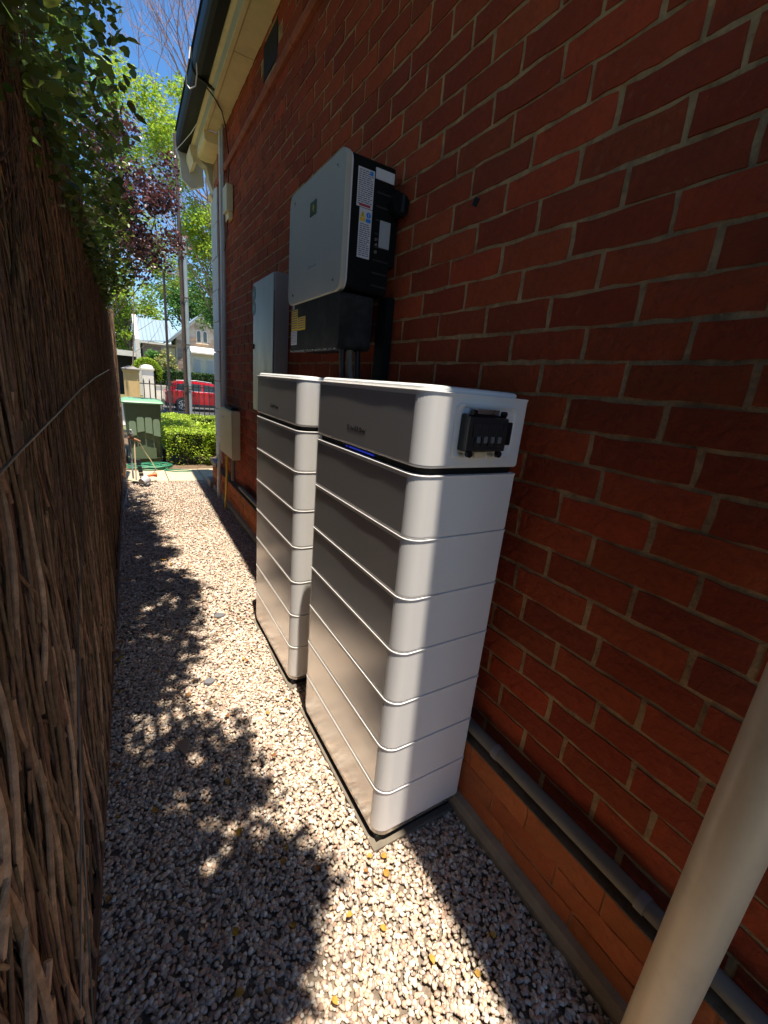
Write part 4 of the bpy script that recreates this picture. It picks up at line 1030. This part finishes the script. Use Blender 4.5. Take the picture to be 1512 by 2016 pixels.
b = MB(); b.tube([(.20, 6.12, .095), (.27, 6.16, .10), (.31, 6.17, .10)], [.012, .022, .035], 12); b.build('orange_cap', M['orange'], tr, smooth=True)
conduit('rope', [(.14, 6.06, .54), (.20, 6.3, .38), (.28, 6.6, .20), (.34, 6.85, .04)], .006, M['rope'], n=6, label='black and white striped cord stretched from the trimmer handle to the ground', cat='cord')
b = MB(); pts = []
gg = random.Random(3)
for i in range(420):
    a = i*.21; rad = .17 + .05*math.sin(i*.037) + .03*math.sin(i*.11); pts.append((.26 + rad*1.2*math.cos(a) + .06*math.sin(i*.019), 7.0 + rad*.75*math.sin(a), .02 + .035*(i/420) + .02*abs(math.sin(i*.29))))
pts += [(.45, 6.80, .02), (.60, 6.72, .02), (.74, 6.70, .02), (.80, 6.74, .02), (.78, 6.80, .02), (.6, 6.84, .02), (.42, 6.86, .02)]
b.tube(pts, .0075, 5); b.build('garden_hose', M['hose'], smooth=True, label='tangled green garden hose lying in front of the bin', cat='hose')

# ------------------------------------------------------------------ iron fence, gate pillar, service pole
fn = empty('iron_fence', 'black iron picket fence across the end of the front garden', 'fence')
b = MB(); b.box(.33, 4.2, 10.985, 11.015, 1.075, 1.095); b.build('top_rail', M['iron'], fn)
b = MB(); b.box(.33, 4.2, 10.985, 11.015, .10, .12); b.build('low_rail', M['iron'], fn)
b = MB(); b.tube([(0, 0, 0), (0, 0, 1.10)], .011, 6); b.tube([(0, 0, 1.10), (0, 0, 1.12), (0, 0, 1.20)], [.011, .018, .001], 6)
pk0 = b.build('picket', M['iron'], fn); pk0.location = (.42, 11.03, 0)
for i in range(1, 34):
    o = pk0.copy(); C.objects.link(o); o.location = (.42 + .112*i, 11.03, 0)
for x in (2.2,):
    b = MB(); b.box(x - .02, x + .02, 10.98, 11.02, 0, 1.25); b.build('fence_post', M['iron'], fn)
gp = empty('gate_pillar', 'sandy yellow gate pillar with a grey cap at the left end of the iron fence', 'pillar')
b = MB(); b.box(.045, .335, 10.88, 11.18, -.03, 1.30); b.build('shaft', M['pillar_cream'], gp, bevel=.008)
b = MB(); b.box(.03, .35, 10.86, 11.20, 1.301, 1.345); b.build('collar', M['pillar_cream'], gp, bevel=.01)
b = MB(); b.loft([[(.01, 10.84, 1.346), (.37, 10.84, 1.346), (.37, 11.22, 1.346), (.01, 11.22, 1.346)], [(.01, 10.84, 1.37), (.37, 10.84, 1.37), (.37, 11.22, 1.37), (.01, 11.22, 1.37)], [(.15, 10.98, 1.43), (.23, 10.98, 1.43), (.23, 11.08, 1.43), (.15, 11.08, 1.43)]])
b.build('cap', M['cap_grey'], gp)
for (x0, x1, z0, z1) in ((.075, .305, 1.20, 1.212), (.075, .305, .40, .412), (.075, .087, .4125, 1.1995), (.293, .305, .4125, 1.1995)):
    b = MB(); b.box(x0, x1, 10.872, 10.8795, z0, z1); b.build('panel_moulding', M['pillar_cream'], gp)
pl = empty('service_pole', 'dark service pole with a grey conduit strapped to it, reaching past the gutter end', 'pole')
b = MB(); b.tube([(1.315, 11.5, -.03), (1.315, 11.5, 2.5), (1.305, 11.5, 6.1)], .036, 12); b.build('mast', M['pole_brown'], pl, smooth=True)
b = MB(); b.tube([(1.40, 11.5, -.03), (1.40, 11.5, 4.25)], .045, 12); b.build('conduit', M['pole_grey'], pl, smooth=True)
b = MB(); b.tube([(1.355, 11.45, .0), (1.352, 11.45, 2.0), (1.345, 11.45, 4.5)], .010, 6); b.build('cable', M['cable'], pl, smooth=True)
for z in (1.0, 2.0, 3.0, 3.9):
    b = MB(); b.box(1.27, 1.45, 11.445, 11.449, z, z + .03); b.build('strap', M['pole_brown'], pl)
b = MB(); b.box(1.21, 1.28, 11.45, 11.52, 4.95, 5.15); b.build('terminal_box', M['cap_grey'], pl, bevel=.01)
b = MB(); b.tube([(1.24, 11.48, 4.95), (1.25, 11.48, 4.2), (1.27, 11.48, 3.6)], .008, 5); b.build('hanging_cable', M['cable'], pl)
sp_ = empty('street_pole', 'thin brown street pole standing before the red car', 'pole')
b = MB(); b.tube([(1.55, 18.5, -.65), (1.55, 18.5, 4.6)], .045, 10); b.build('mast', M['pole_brown'], sp_, smooth=True)
b = MB(); b.tube([(1.55, 18.5, 4.6), (1.55, 18.5, 4.68)], [.055, .02], 10); b.build('pole_cap', M['pole_brown'], sp_, smooth=True)

# ------------------------------------------------------------------ red car
car = empty('parked_car', 'shiny red hatchback SUV parked across the street, seen past the iron fence', 'car')
YN, YF, CX, ZG = 26.0, 27.8, 1.95, -.745
def cr(u): return CX + u
low_prof = [(0.02, .42), (0.0, .60), (.03, .95), (.10, 1.03), (1.0, 1.07), (2.9, 1.02), (3.6, .95), (4.2, .80), (4.38, .62), (4.40, .35), (4.0, .27), (.3, .30)]
b = MB()
mid = (YN + YF)/2
def side(prof, inset): return [(cr(u), None, ZG + z) for u, z in prof]
rings = []
for (yy, sc_, dz) in ((YN + .03, .985, .0), (YN, 1.0, 0), (YF, 1.0, 0), (YF - .03 + .06, .985, 0)):
    rings.append([(cr(2.2 + (u - 2.2)*sc_), yy, ZG + z) for u, z in low_prof])
rings[0] = [(x, YN - .0, z) for x, y, z in rings[0]]; rings[1] = [(x, YN + .04, z) for x, y, z in rings[1]]
rings[2] = [(x, YF - .04, z) for x, y, z in rings[2]]; rings[3] = [(x, YF, z) for x, y, z in rings[3]]
b.loft(rings); cb_ = b.build('body', M['car_red'], car, bevel=.03)
roof_prof = [(.14, 1.03), (.42, 1.46), (.62, 1.56), (1.6, 1.60), (2.5, 1.54), (3.3, 1.02)]
b = MB(); b.loft([[(cr(u), YN + .10 + .16*((z - 1.0)/.6), ZG + z) for u, z in roof_prof], [(cr(u), YF - .10 - .16*((z - 1.0)/.6), ZG + z) for u, z in roof_prof]])
b.build('cabin', M['car_red'], car, bevel=.03)
def window(poly, nm='side_window'):
    b = MB(); b.loft([[(cr(u), YN + .088 + .16*((z - 1.0)/.6), ZG + z) for u, z in poly], [(cr(u), YN + .12 + .16*((z - 1.0)/.6), ZG + z) for u, z in poly]]); return b.build(nm, M['glass_dark'], car)
window([(.52, 1.12), (.66, 1.42), (1.02, 1.46), (1.00, 1.10)]); window([(1.07, 1.10), (1.09, 1.47), (1.85, 1.48), (1.85, 1.09)]); window([(1.93, 1.09), (1.93, 1.48), (2.40, 1.43), (2.95, 1.08)])
b = MB(); b.tube([(cr(.5), YN + .085, ZG + 1.10), (cr(1.6), YN + .08, ZG + 1.075), (cr(2.95), YN + .085, ZG + 1.07)], .012, 6); b.build('chrome_strip', M['alloy'], car)
b = MB(); b.loft([[(cr(u), YN + .30, ZG + z + .012) for u, z in ((.17, 1.09), (.40, 1.44), (.36, 1.44), (.13, 1.09))], [(cr(u), YF - .30, ZG + z + .012) for u, z in ((.17, 1.09), (.40, 1.44), (.36, 1.44), (.13, 1.09))]]); b.build('rear_window', M['glass_dark'], car)
b = MB(); b.box(cr(-.012), cr(4.30), YN - .012, YN + .10, ZG + .24, ZG + .40); b.build('sill_cladding', M['car_black'], car, bevel=.02)
b = MB(); b.box(cr(-.02), cr(.10), YN + .02, YF - .02, ZG + .26, ZG + .50); b.build('rear_bumper', M['car_black'], car, bevel=.03)
b = MB(); b.box(cr(.0), cr(.30), YN - .008, YN + .2, ZG + .86, ZG + .98); b.build('tail_light', M['lamp_red'], car, bevel=.02)
b = MB(); b.tube([(cr(.6), YN + .30, ZG + 1.60), (cr(1.6), YN + .29, ZG + 1.66), (cr(2.4), YN + .30, ZG + 1.60)], .02, 6); b.build('roof_rail', M['alloy'], car)
for u in (1.35, 2.2):
    b = MB(); b.box(cr(u), cr(u + .16), YN - .022, YN - .001, ZG + .93, ZG + .955); b.build('door_handle', M['car_red'], car, bevel=.006)
for u in (1.045, 1.89):
    b = MB(); b.box(cr(u), cr(u + .008), YN - .0025, YN + .01, ZG + .42, ZG + 1.03); b.build('door_gap', M['car_black'], car)
for u in (.86, 3.50):
    b = MB(); b.tube([(cr(u), YN - .012, ZG + .34), (cr(u), YN + .26, ZG + .34)], .405, 28); b.build('wheel_arch', M['car_black'], car)
    b = MB(); b.tube([(cr(u), YN - .03, ZG + .335), (cr(u), YN + .20, ZG + .335)], .335, 28); w_ = b.build('wheel', M['rubber'], car, bevel=.02)
    b = MB(); b.tube([(cr(u), YN - .036, ZG + .335), (cr(u), YN - .0305, ZG + .335)], .235, 28); b.build('rim_shadow', M['car_black'], w_)
    b = MB(); ring_o = [(cr(u) + .25*math.cos(a), ZG + .335 + .25*math.sin(a)) for a in np.linspace(0, 2*math.pi, 29)[:-1]]
    ring_i = [(cr(u) + .22*math.cos(a), ZG + .335 + .22*math.sin(a)) for a in np.linspace(0, 2*math.pi, 29)[:-1]]
    b.loft([[(x, YN - .037, z) for x, z in ring_i], [(x, YN - .045, z) for x, z in ring_i], [(x, YN - .045, z) for x, z in ring_o], [(x, YN - .037, z) for x, z in ring_o]], cap0=False, cap1=False)
    for k in range(9):
        a = 2*math.pi*k/9; Rr = Matrix.Rotation(-a, 3, 'Y')
        b.obox(Vector((cr(u), YN - .045, ZG + .335)) + Rr @ Vector((.12, 0, 0)), (.11, .008, .018), Rr)
    b.tube([(cr(u), YN - .057, ZG + .335), (cr(u), YN - .04, ZG + .335)], .045, 12)
    b.build('rim', M['alloy'], w_)

# ------------------------------------------------------------------ house across the street
fh = empty('stone_house', 'stone house across the street with a steep gable, cream bay and pale steel roof', 'house')
def stone_wall(poly_fn, x0, x1, z0, z1, y, m_wall, parent, sw=.55, sh=.28, seed=1, name='stone', hole=None):
    rr = random.Random(seed); z = z0; row = 0; done = 0
    tones = [(1, .95, .9), (.75, .72, .7), (1.2, 1.05, .9), (1.05, .85, .75), (.9, .9, .95)]
    meshes = []
    for i, t_ in enumerate(tones):
        b = MB(); b.box(-.5, .5, -.03, .05, -.5, .5, col=t_); o = b.build(name, M['stone'], None, bevel=0); meshes.append(o.data); bpy.data.objects.remove(o)
    while z < z1 - .05:
        x = x0 - (row % 2)*sw*.5
        while x < x1:
            w_ = sw*rr.uniform(.75, 1.25); xa, xb = max(x, x0), min(x + w_ - .03, x1); x += w_
            if xb - xa < .12: continue
            xc, zc = (xa + xb)/2, z + sh/2
            if not poly_fn(xc, zc) or not poly_fn(xa, zc + sh*.4) or not poly_fn(xb, zc + sh*.4): continue
            if hole and hole(xc, zc, (xb - xa)/2): continue
            o = bpy.data.objects.new(name, rr.choice(meshes)); C.objects.link(o); o.parent = parent
            o.location = (xc, y, zc); o.scale = (xb - xa, 1, sh - .03); done += 1
        z += sh; row += 1
GY = 35.0; AX, AZ, SL = 5.15, 5.25, .93
gable = lambda x, z: z < AZ - .25 - abs(x - AX)*SL
b = MB(); b.loft([[(3.55, y, -.6), (7.6, y, -.6), (7.6, y, 3.0), (AX, y, AZ - .12), (3.55, y, 3.65)] for y in (GY, GY + 4)])
gw = b.build('gable_wall', M['stone_joint'], fh)
inwin = lambda x, z, hw: (4.35 - hw < x < 6.6 + hw and z < 3.1) or (abs(x - 5.0) < .16 + hw and 3.35 < z < 4.35) or (abs(x - 5.42) < .16 + hw and 3.35 < z < 4.35)
stone_wall(gable, 3.58, 7.4, -.2, AZ, GY, None, gw, hole=inwin)
b = MB()
for sgn in (-1, 1):
    e = AX + sgn*2.15
    b.loft([[(AX, y, AZ), (e, y, AZ - 2.15*SL), (e, y, AZ - 2.15*SL - .16), (AX, y, AZ - .16)] for y in (GY - .30, GY - .22)])
b.build('bargeboard', M['stone_white'], fh)
b = MB()
for sgn in (-1, 1):
    e = AX + sgn*2.25
    b.loft([[(AX, y, AZ + .002), (e, y, AZ - 2.25*SL), (e, y, AZ - 2.25*SL + .06), (AX, y, AZ + .07)] for y in (GY - .35, GY + 4)])
b.build('roof', M['roof_blue'], fh)
for x in (5.0, 5.42):
    arcp = [(x + .11*math.cos(a), 4.05 + .14*math.sin(a)) for a in np.linspace(0, math.pi, 8)]
    b = MB(); b.prism([(x - .11, 3.45)] + arcp[::-1] + [(x + .11, 3.45)], 'y', GY - .06, GY - .03); o = b.build('arched_window', M['glass_dark'], fh)
    b = MB(); arco = [(x + .18*math.cos(a), 4.05 + .22*math.sin(a)) for a in np.linspace(0, math.pi, 8)]
    b.prism([(x - .18, 3.38)] + arco[::-1] + [(x + .18, 3.38)], 'y', GY - .028, GY - .001); b.build('window_surround', M['stone_white'], o)
    b = MB(); b.box(x - .22, x + .22, GY - .10, GY - .0, 3.32, 3.379); b.build('sill', M['stone_white'], o)
# cream bay with awning roof, two sash windows
b = MB(); b.box(4.40, 6.75, GY - .9, GY - .001, -.6, 2.70); bay = b.build('bay', M['house_cream'], fh)
b = MB(); b.loft([[(x, GY - 1.25, 2.70), (x, GY - .0005, 3.12), (x, GY - .0005, 3.0), (x, GY - 1.25, 2.60)] for x in (4.30, 6.9)]); b.build('awning', M['stone_white'], fh)
for x in (4.72, 5.60):
    b = MB(); b.box(x - .24, x + .24, GY - .945, GY - .9005, .30, 2.28); o = b.build('window_frame', M['stone_white'], bay)
    b = MB(); b.box(x - .20, x + .20, GY - .955, GY - .9455, 1.08, 2.22); b.build('blind', M['blind'], bay)
    b = MB(); b.box(x - .20, x + .20, GY - .955, GY - .9455, .36, 1.00); b.build('pane', M['glass_dark'], bay)
for (x, z) in ((5.15, 2.42), (5.15, 2.15), (5.15, 1.9), (6.02, 2.36), (6.02, 2.10), (4.43 + .02, 2.45)):
    b = MB(); b.tube([(x, GY - .93, z), (x, GY - .9, z)], .07, 10); b.build('roundel', M['stone_white'], bay)
# left wing
b = MB(); b.box(1.45, 3.545, 36.2, 40, -.6, 3.05); lw = b.build('wing_wall', M['stone_joint'], fh)
stone_wall(lambda x, z: True, 1.5, 2.75, -.2, 3.0, 36.2, None, lw, seed=5)
b = MB(); b.loft([[(1.20, 36.0, 3.06), (3.6, 36.0, 3.30), (3.6, 39.5, 4.85), (1.20, 39.5, 4.85)], [(1.20, 36.0, 3.12), (3.6, 36.0, 3.36), (3.6, 39.5, 4.91), (1.20, 39.5, 4.91)]]); rf = b.build('wing_roof', M['roof_blue'], fh)
for k in range(9):
    x = 1.25 + .26*k; b = MB(); b.loft([[(x + dx, 36.0, 3.13 + .1*(x-1.2) + dz), (x + dx, 39.5, 4.92 + dz)] for dx, dz in ((0, 0), (.02, .02), (.04, 0))], closed=False, cap0=False, cap1=False); b.build('roof_seam', M['roof_blue'], rf)
b = MB(); b.loft([[(1.02, y, z0_), (1.42, y, z0_), (1.30, y, z1_), (1.00, y, z1_)] for y, z0_, z1_ in ((35.7, -.6, 3.1), (39.8, -.6, 5.2))]); 
b = MB(); b.prism([(35.7, -.6), (35.7, 3.2), (36.0, 3.35), (39.7, 5.10), (39.7, -.6)], 'x', 1.02, 1.28); b.build('parapet', M['stone_white'], fh)
b = MB(); b.box(1.2, 3.6, 35.86, 35.99, 2.98, 3.10); b.build('wing_gutter', M['stone_white'], fh)
b = MB(); b.box(2.80, 3.52, 36.10, 36.19, -.2, 2.85); b.build('wing_bay', M['house_cream'], fh)
cp = empty('carport', 'dark open carport with a white fascia left of the stone house', 'carport')
b = MB(); b.box(-3.5, 1.0, 35.6, 35.75, 2.0, 2.35); b.build('carport_fascia', M['stone_white'], cp)
b = MB(); b.box(-3.5, 1.0, 35.76, 40, 2.28, 2.34); b.build('carport_roof', M['roof_blue'], cp)
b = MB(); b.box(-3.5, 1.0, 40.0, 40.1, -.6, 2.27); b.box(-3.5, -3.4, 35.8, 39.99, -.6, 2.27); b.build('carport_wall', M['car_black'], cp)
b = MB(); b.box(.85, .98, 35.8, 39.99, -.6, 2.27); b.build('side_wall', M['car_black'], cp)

p2_ = empty('gate_pillar', 'white stone pillar with a domed cap across the street', 'pillar')
b = MB(); b.box(1.13, 1.76, 31.2, 31.8, -.6, 1.20); b.build('shaft', M['stone_white'], p2_, bevel=.02)
b = MB(); b.box(1.07, 1.82, 31.14, 31.86, 1.201, 1.33); b.build('collar', M['stone_white'], p2_, bevel=.02)
b = MB(); b.loft([[(x, y, z) for x, y in rrect(1.12 + d, 1.77 - d, 31.2 + d, 31.8 - d, .05 + d*.3, 3)] for d, z in ((0, 1.331), (.02, 1.42), (.08, 1.49), (.2, 1.53))]); b.build('domed_cap', M['stone_white'], p2_, smooth=True)
gw_ = empty('garden_wall', 'low pale stone garden wall behind the red car', 'wall')
for i in range(7):
    x = 1.83 + .75*i
    b = MB(); b.box(x, x + .735, 31.3, 31.6, -.6, .30); b.build('stone_block', M['stone_white'], gw_, bevel=.01)
b = MB(); b.box(1.80, 7.2, 31.25, 31.65, .301, .40); b.build('coping', M['stone_white'], gw_, bevel=.01)
hedge('street_hedge', 'dark clipped hedge under the windows of the stone house', [(1.9, 7.5, 32.0, 33.0, -.5, 1.28)], 9000, (.09, .14), g, M['leaf_mid'], tone=(.25, .8))
# arch of bright clipped hedge
ah = empty('arched_hedge', 'bright green clipped hedge arch behind the white stone pillar', 'hedge')
aa = g.uniform(0, math.pi, 5200); rr_ = g.uniform(.62, .95, 5200)
P_ = np.stack([1.45 + .85*rr_*1.05*np.cos(aa), 32.2 + g.uniform(-.4, .4, 5200), 1.05 + .95*rr_*np.sin(aa)], 1)
P2 = np.stack([1.45 + np.where(g.random(2500) < .5, -1, 1)*g.uniform(.55, .85, 2500), 32.2 + g.uniform(-.4, .4, 2500), g.uniform(-.3, 1.1, 2500)], 1)
v, f, c = leaves(np.concatenate([P_, P2]), (.07, .12), g, (.6, 1.5)); add('foliage', np_mesh('foliage', v, f, M['leaf_bright'], col=c), ah, kind='stuff')
tree('magnolia', 'small magnolia with pale yellow leaves before the stone house wall', (2.7, 33.5, -.5), (2.75, 33.5, 1.6), .06,
     ((2.75, 33.5, 1.9), (.75, .5, .75)), 22, 1500, .26, (.12, .2), M['leaf_pale'], g, (.6, 1.2), cat='tree')
tree('olive_bush', 'grey green bush in front of the steel roofed wing', (1.95, 34.2, -.5), (2.0, 34.2, 1.4), .05,
     ((2.0, 34.2, 2.0), (.75, .4, .45)), 18, 1300, .25, (.10, .16), M['leaf_mid'], g, (1.0, 2.2), cat='shrub')

# ------------------------------------------------------------------ fallen leaves and flat stones on the gravel
lg = random.Random(44)
leaf_meshes = []
for k in range(7):
    L_ = .030; wdt = .011 + .004*lg.random(); n = 5; V = []; F = []
    curl = lg.uniform(.002, .009)
    for i in range(n + 1):
        s = i/n; w_ = wdt*math.sin(math.pi*min(1, .06 + s*.9))**.8; zz = curl*math.sin(math.pi*s)
        V += [(L_*(s - .5), -w_, zz + .002 + lg.uniform(0, .003)), (L_*(s - .5), 0, zz), (L_*(s - .5), w_, zz + .002 + lg.uniform(0, .004))]
    for i in range(n):
        a = 3*i; F += [(a, a+3, a+4, a+1), (a+1, a+4, a+5, a+2)]
    tone = ((1, .95, .6), (1.15, 1.05, .5), (.8, .62, .7), (.62, .40, .5), (1.25, 1.15, .8), (.9, .8, .5), (.55, .34, .35))[k]
    leaf_meshes.append(np_mesh('fallen_leaf', V, F, M['leaf_yellow'], col=np.tile(np.array(tone), (len(V), 1))))
def drop(x, y, k=None, s=1.0):
    o = bpy.data.objects.new('fallen_leaf', leaf_meshes[k if k is not None else lg.randrange(7)]); C.objects.link(o)
    o.location = (x, y, .016 + lg.uniform(0, .004)); o.rotation_euler = (lg.uniform(-.35, .35), lg.uniform(-.35, .35), lg.uniform(0, 6.28)); s *= .72; o.scale = (s, s, s)
    k_ = leaf_meshes.index(o.data)
    colr = ('yellow', 'golden', 'dull brown', 'dark brown', 'pale yellow', 'olive yellow', 'tan brown')[k_]
    if x < float(fence_x(y)) + .09: place = 'caught along the foot of the brush fence, ' + ('near the camera' if y < 1.3 else 'halfway along' if y < 2.6 else 'far along')
    elif y < .85 and x > .4: place = 'in front of the nearer battery corner'
    elif y < 1.2: place = 'in the shade of the near path'
    elif y < 2.2: place = 'on the path beside the nearer battery'
    elif y < 3.2: place = 'on the path left of the further battery'
    else: place = 'on the sunny gravel far along the path'
    tag(o, colr + ' fallen leaf ' + place, 'leaf', 'fallen leaves on the gravel')
for i in range(70):
    y = .45 + 5.4*lg.random()**1.3; x = lg.uniform(float(fence_x(y)) + .02, .5 + .2*lg.random()); drop(x, y, None, lg.uniform(.6, 1.15))
for i in range(35): y = lg.uniform(.5, 3.4); drop(float(fence_x(y)) + lg.uniform(.0, .06), y, None, lg.uniform(.7, 1.2))
for (x, y, s) in ((.618, .78, 1.0), (.60, .735, 1.0), (.575, .80, .8), (.52, .62, .9), (.60, .50, 1.0), (.47, .40, 1.25), (.785, .46, .9), (.69, .42, .8), (.30, .74, 1.0), (.16, .80, 1.0), (.45, .69, .9), (.34, .55, .9), (.10, .60, 1.2)): drop(x, y, lg.choice((0, 1, 4, 5)), s)
def flat_stone(x, y, r, seed, label, m='slate'):
    rr = random.Random(seed); n = 7
    ring = [(x + r*rr.uniform(.6, 1.2)*math.cos(6.283*i/n), y + r*rr.uniform(.6, 1.2)*math.sin(6.283*i/n)) for i in range(n)]
    b = MB(); b.prism(ring, 'z', .006, .020); o = b.build('slate_piece', M[m], bevel=.002); tag(o, label, 'stone')
flat_stone(.30, 3.02, .028, 1, 'dark slate chip at the edge of the leaf shade, furthest along the path')
flat_stone(.42, 2.46, .034, 2, 'dark shiny slate piece in full sun left of the further battery')
flat_stone(.33, 2.72, .022, 3, 'small dark slate chip between two larger ones on the path')
flat_stone(.27, 1.86, .028, 4, 'grey slate piece beside the edge of the leaf shade')
b = MB(); b.loft([[(.07, 1.56, .012), (.14, 1.53, .014), (.115, 1.44, .02)], [(.07, 1.56, .016), (.14, 1.53, .018), (.115, 1.44, .026)]]); b.build('bark_piece', M['driftleaf'], label='pale brown dry bark piece lying in the shade on the gravel', cat='bark')
b = MB(); b.tube([(.10, .80, .02), (.22, .93, .022), (.27, 1.0, .02)], .0018, 5); b.build('twig', M['branch'], label='thin dry twig on the shaded gravel near the camera', cat='twig')
b = MB(); b.tube([(-.09, 4.9, .015), (-.06, 5.2, .02), (-.03, 5.75, .03)], .012, 6); b.build('stick', M['cap_grey'], label='grey length of pipe lying on the gravel by the fence foot', cat='pipe')
bpy.context.view_layer.update()
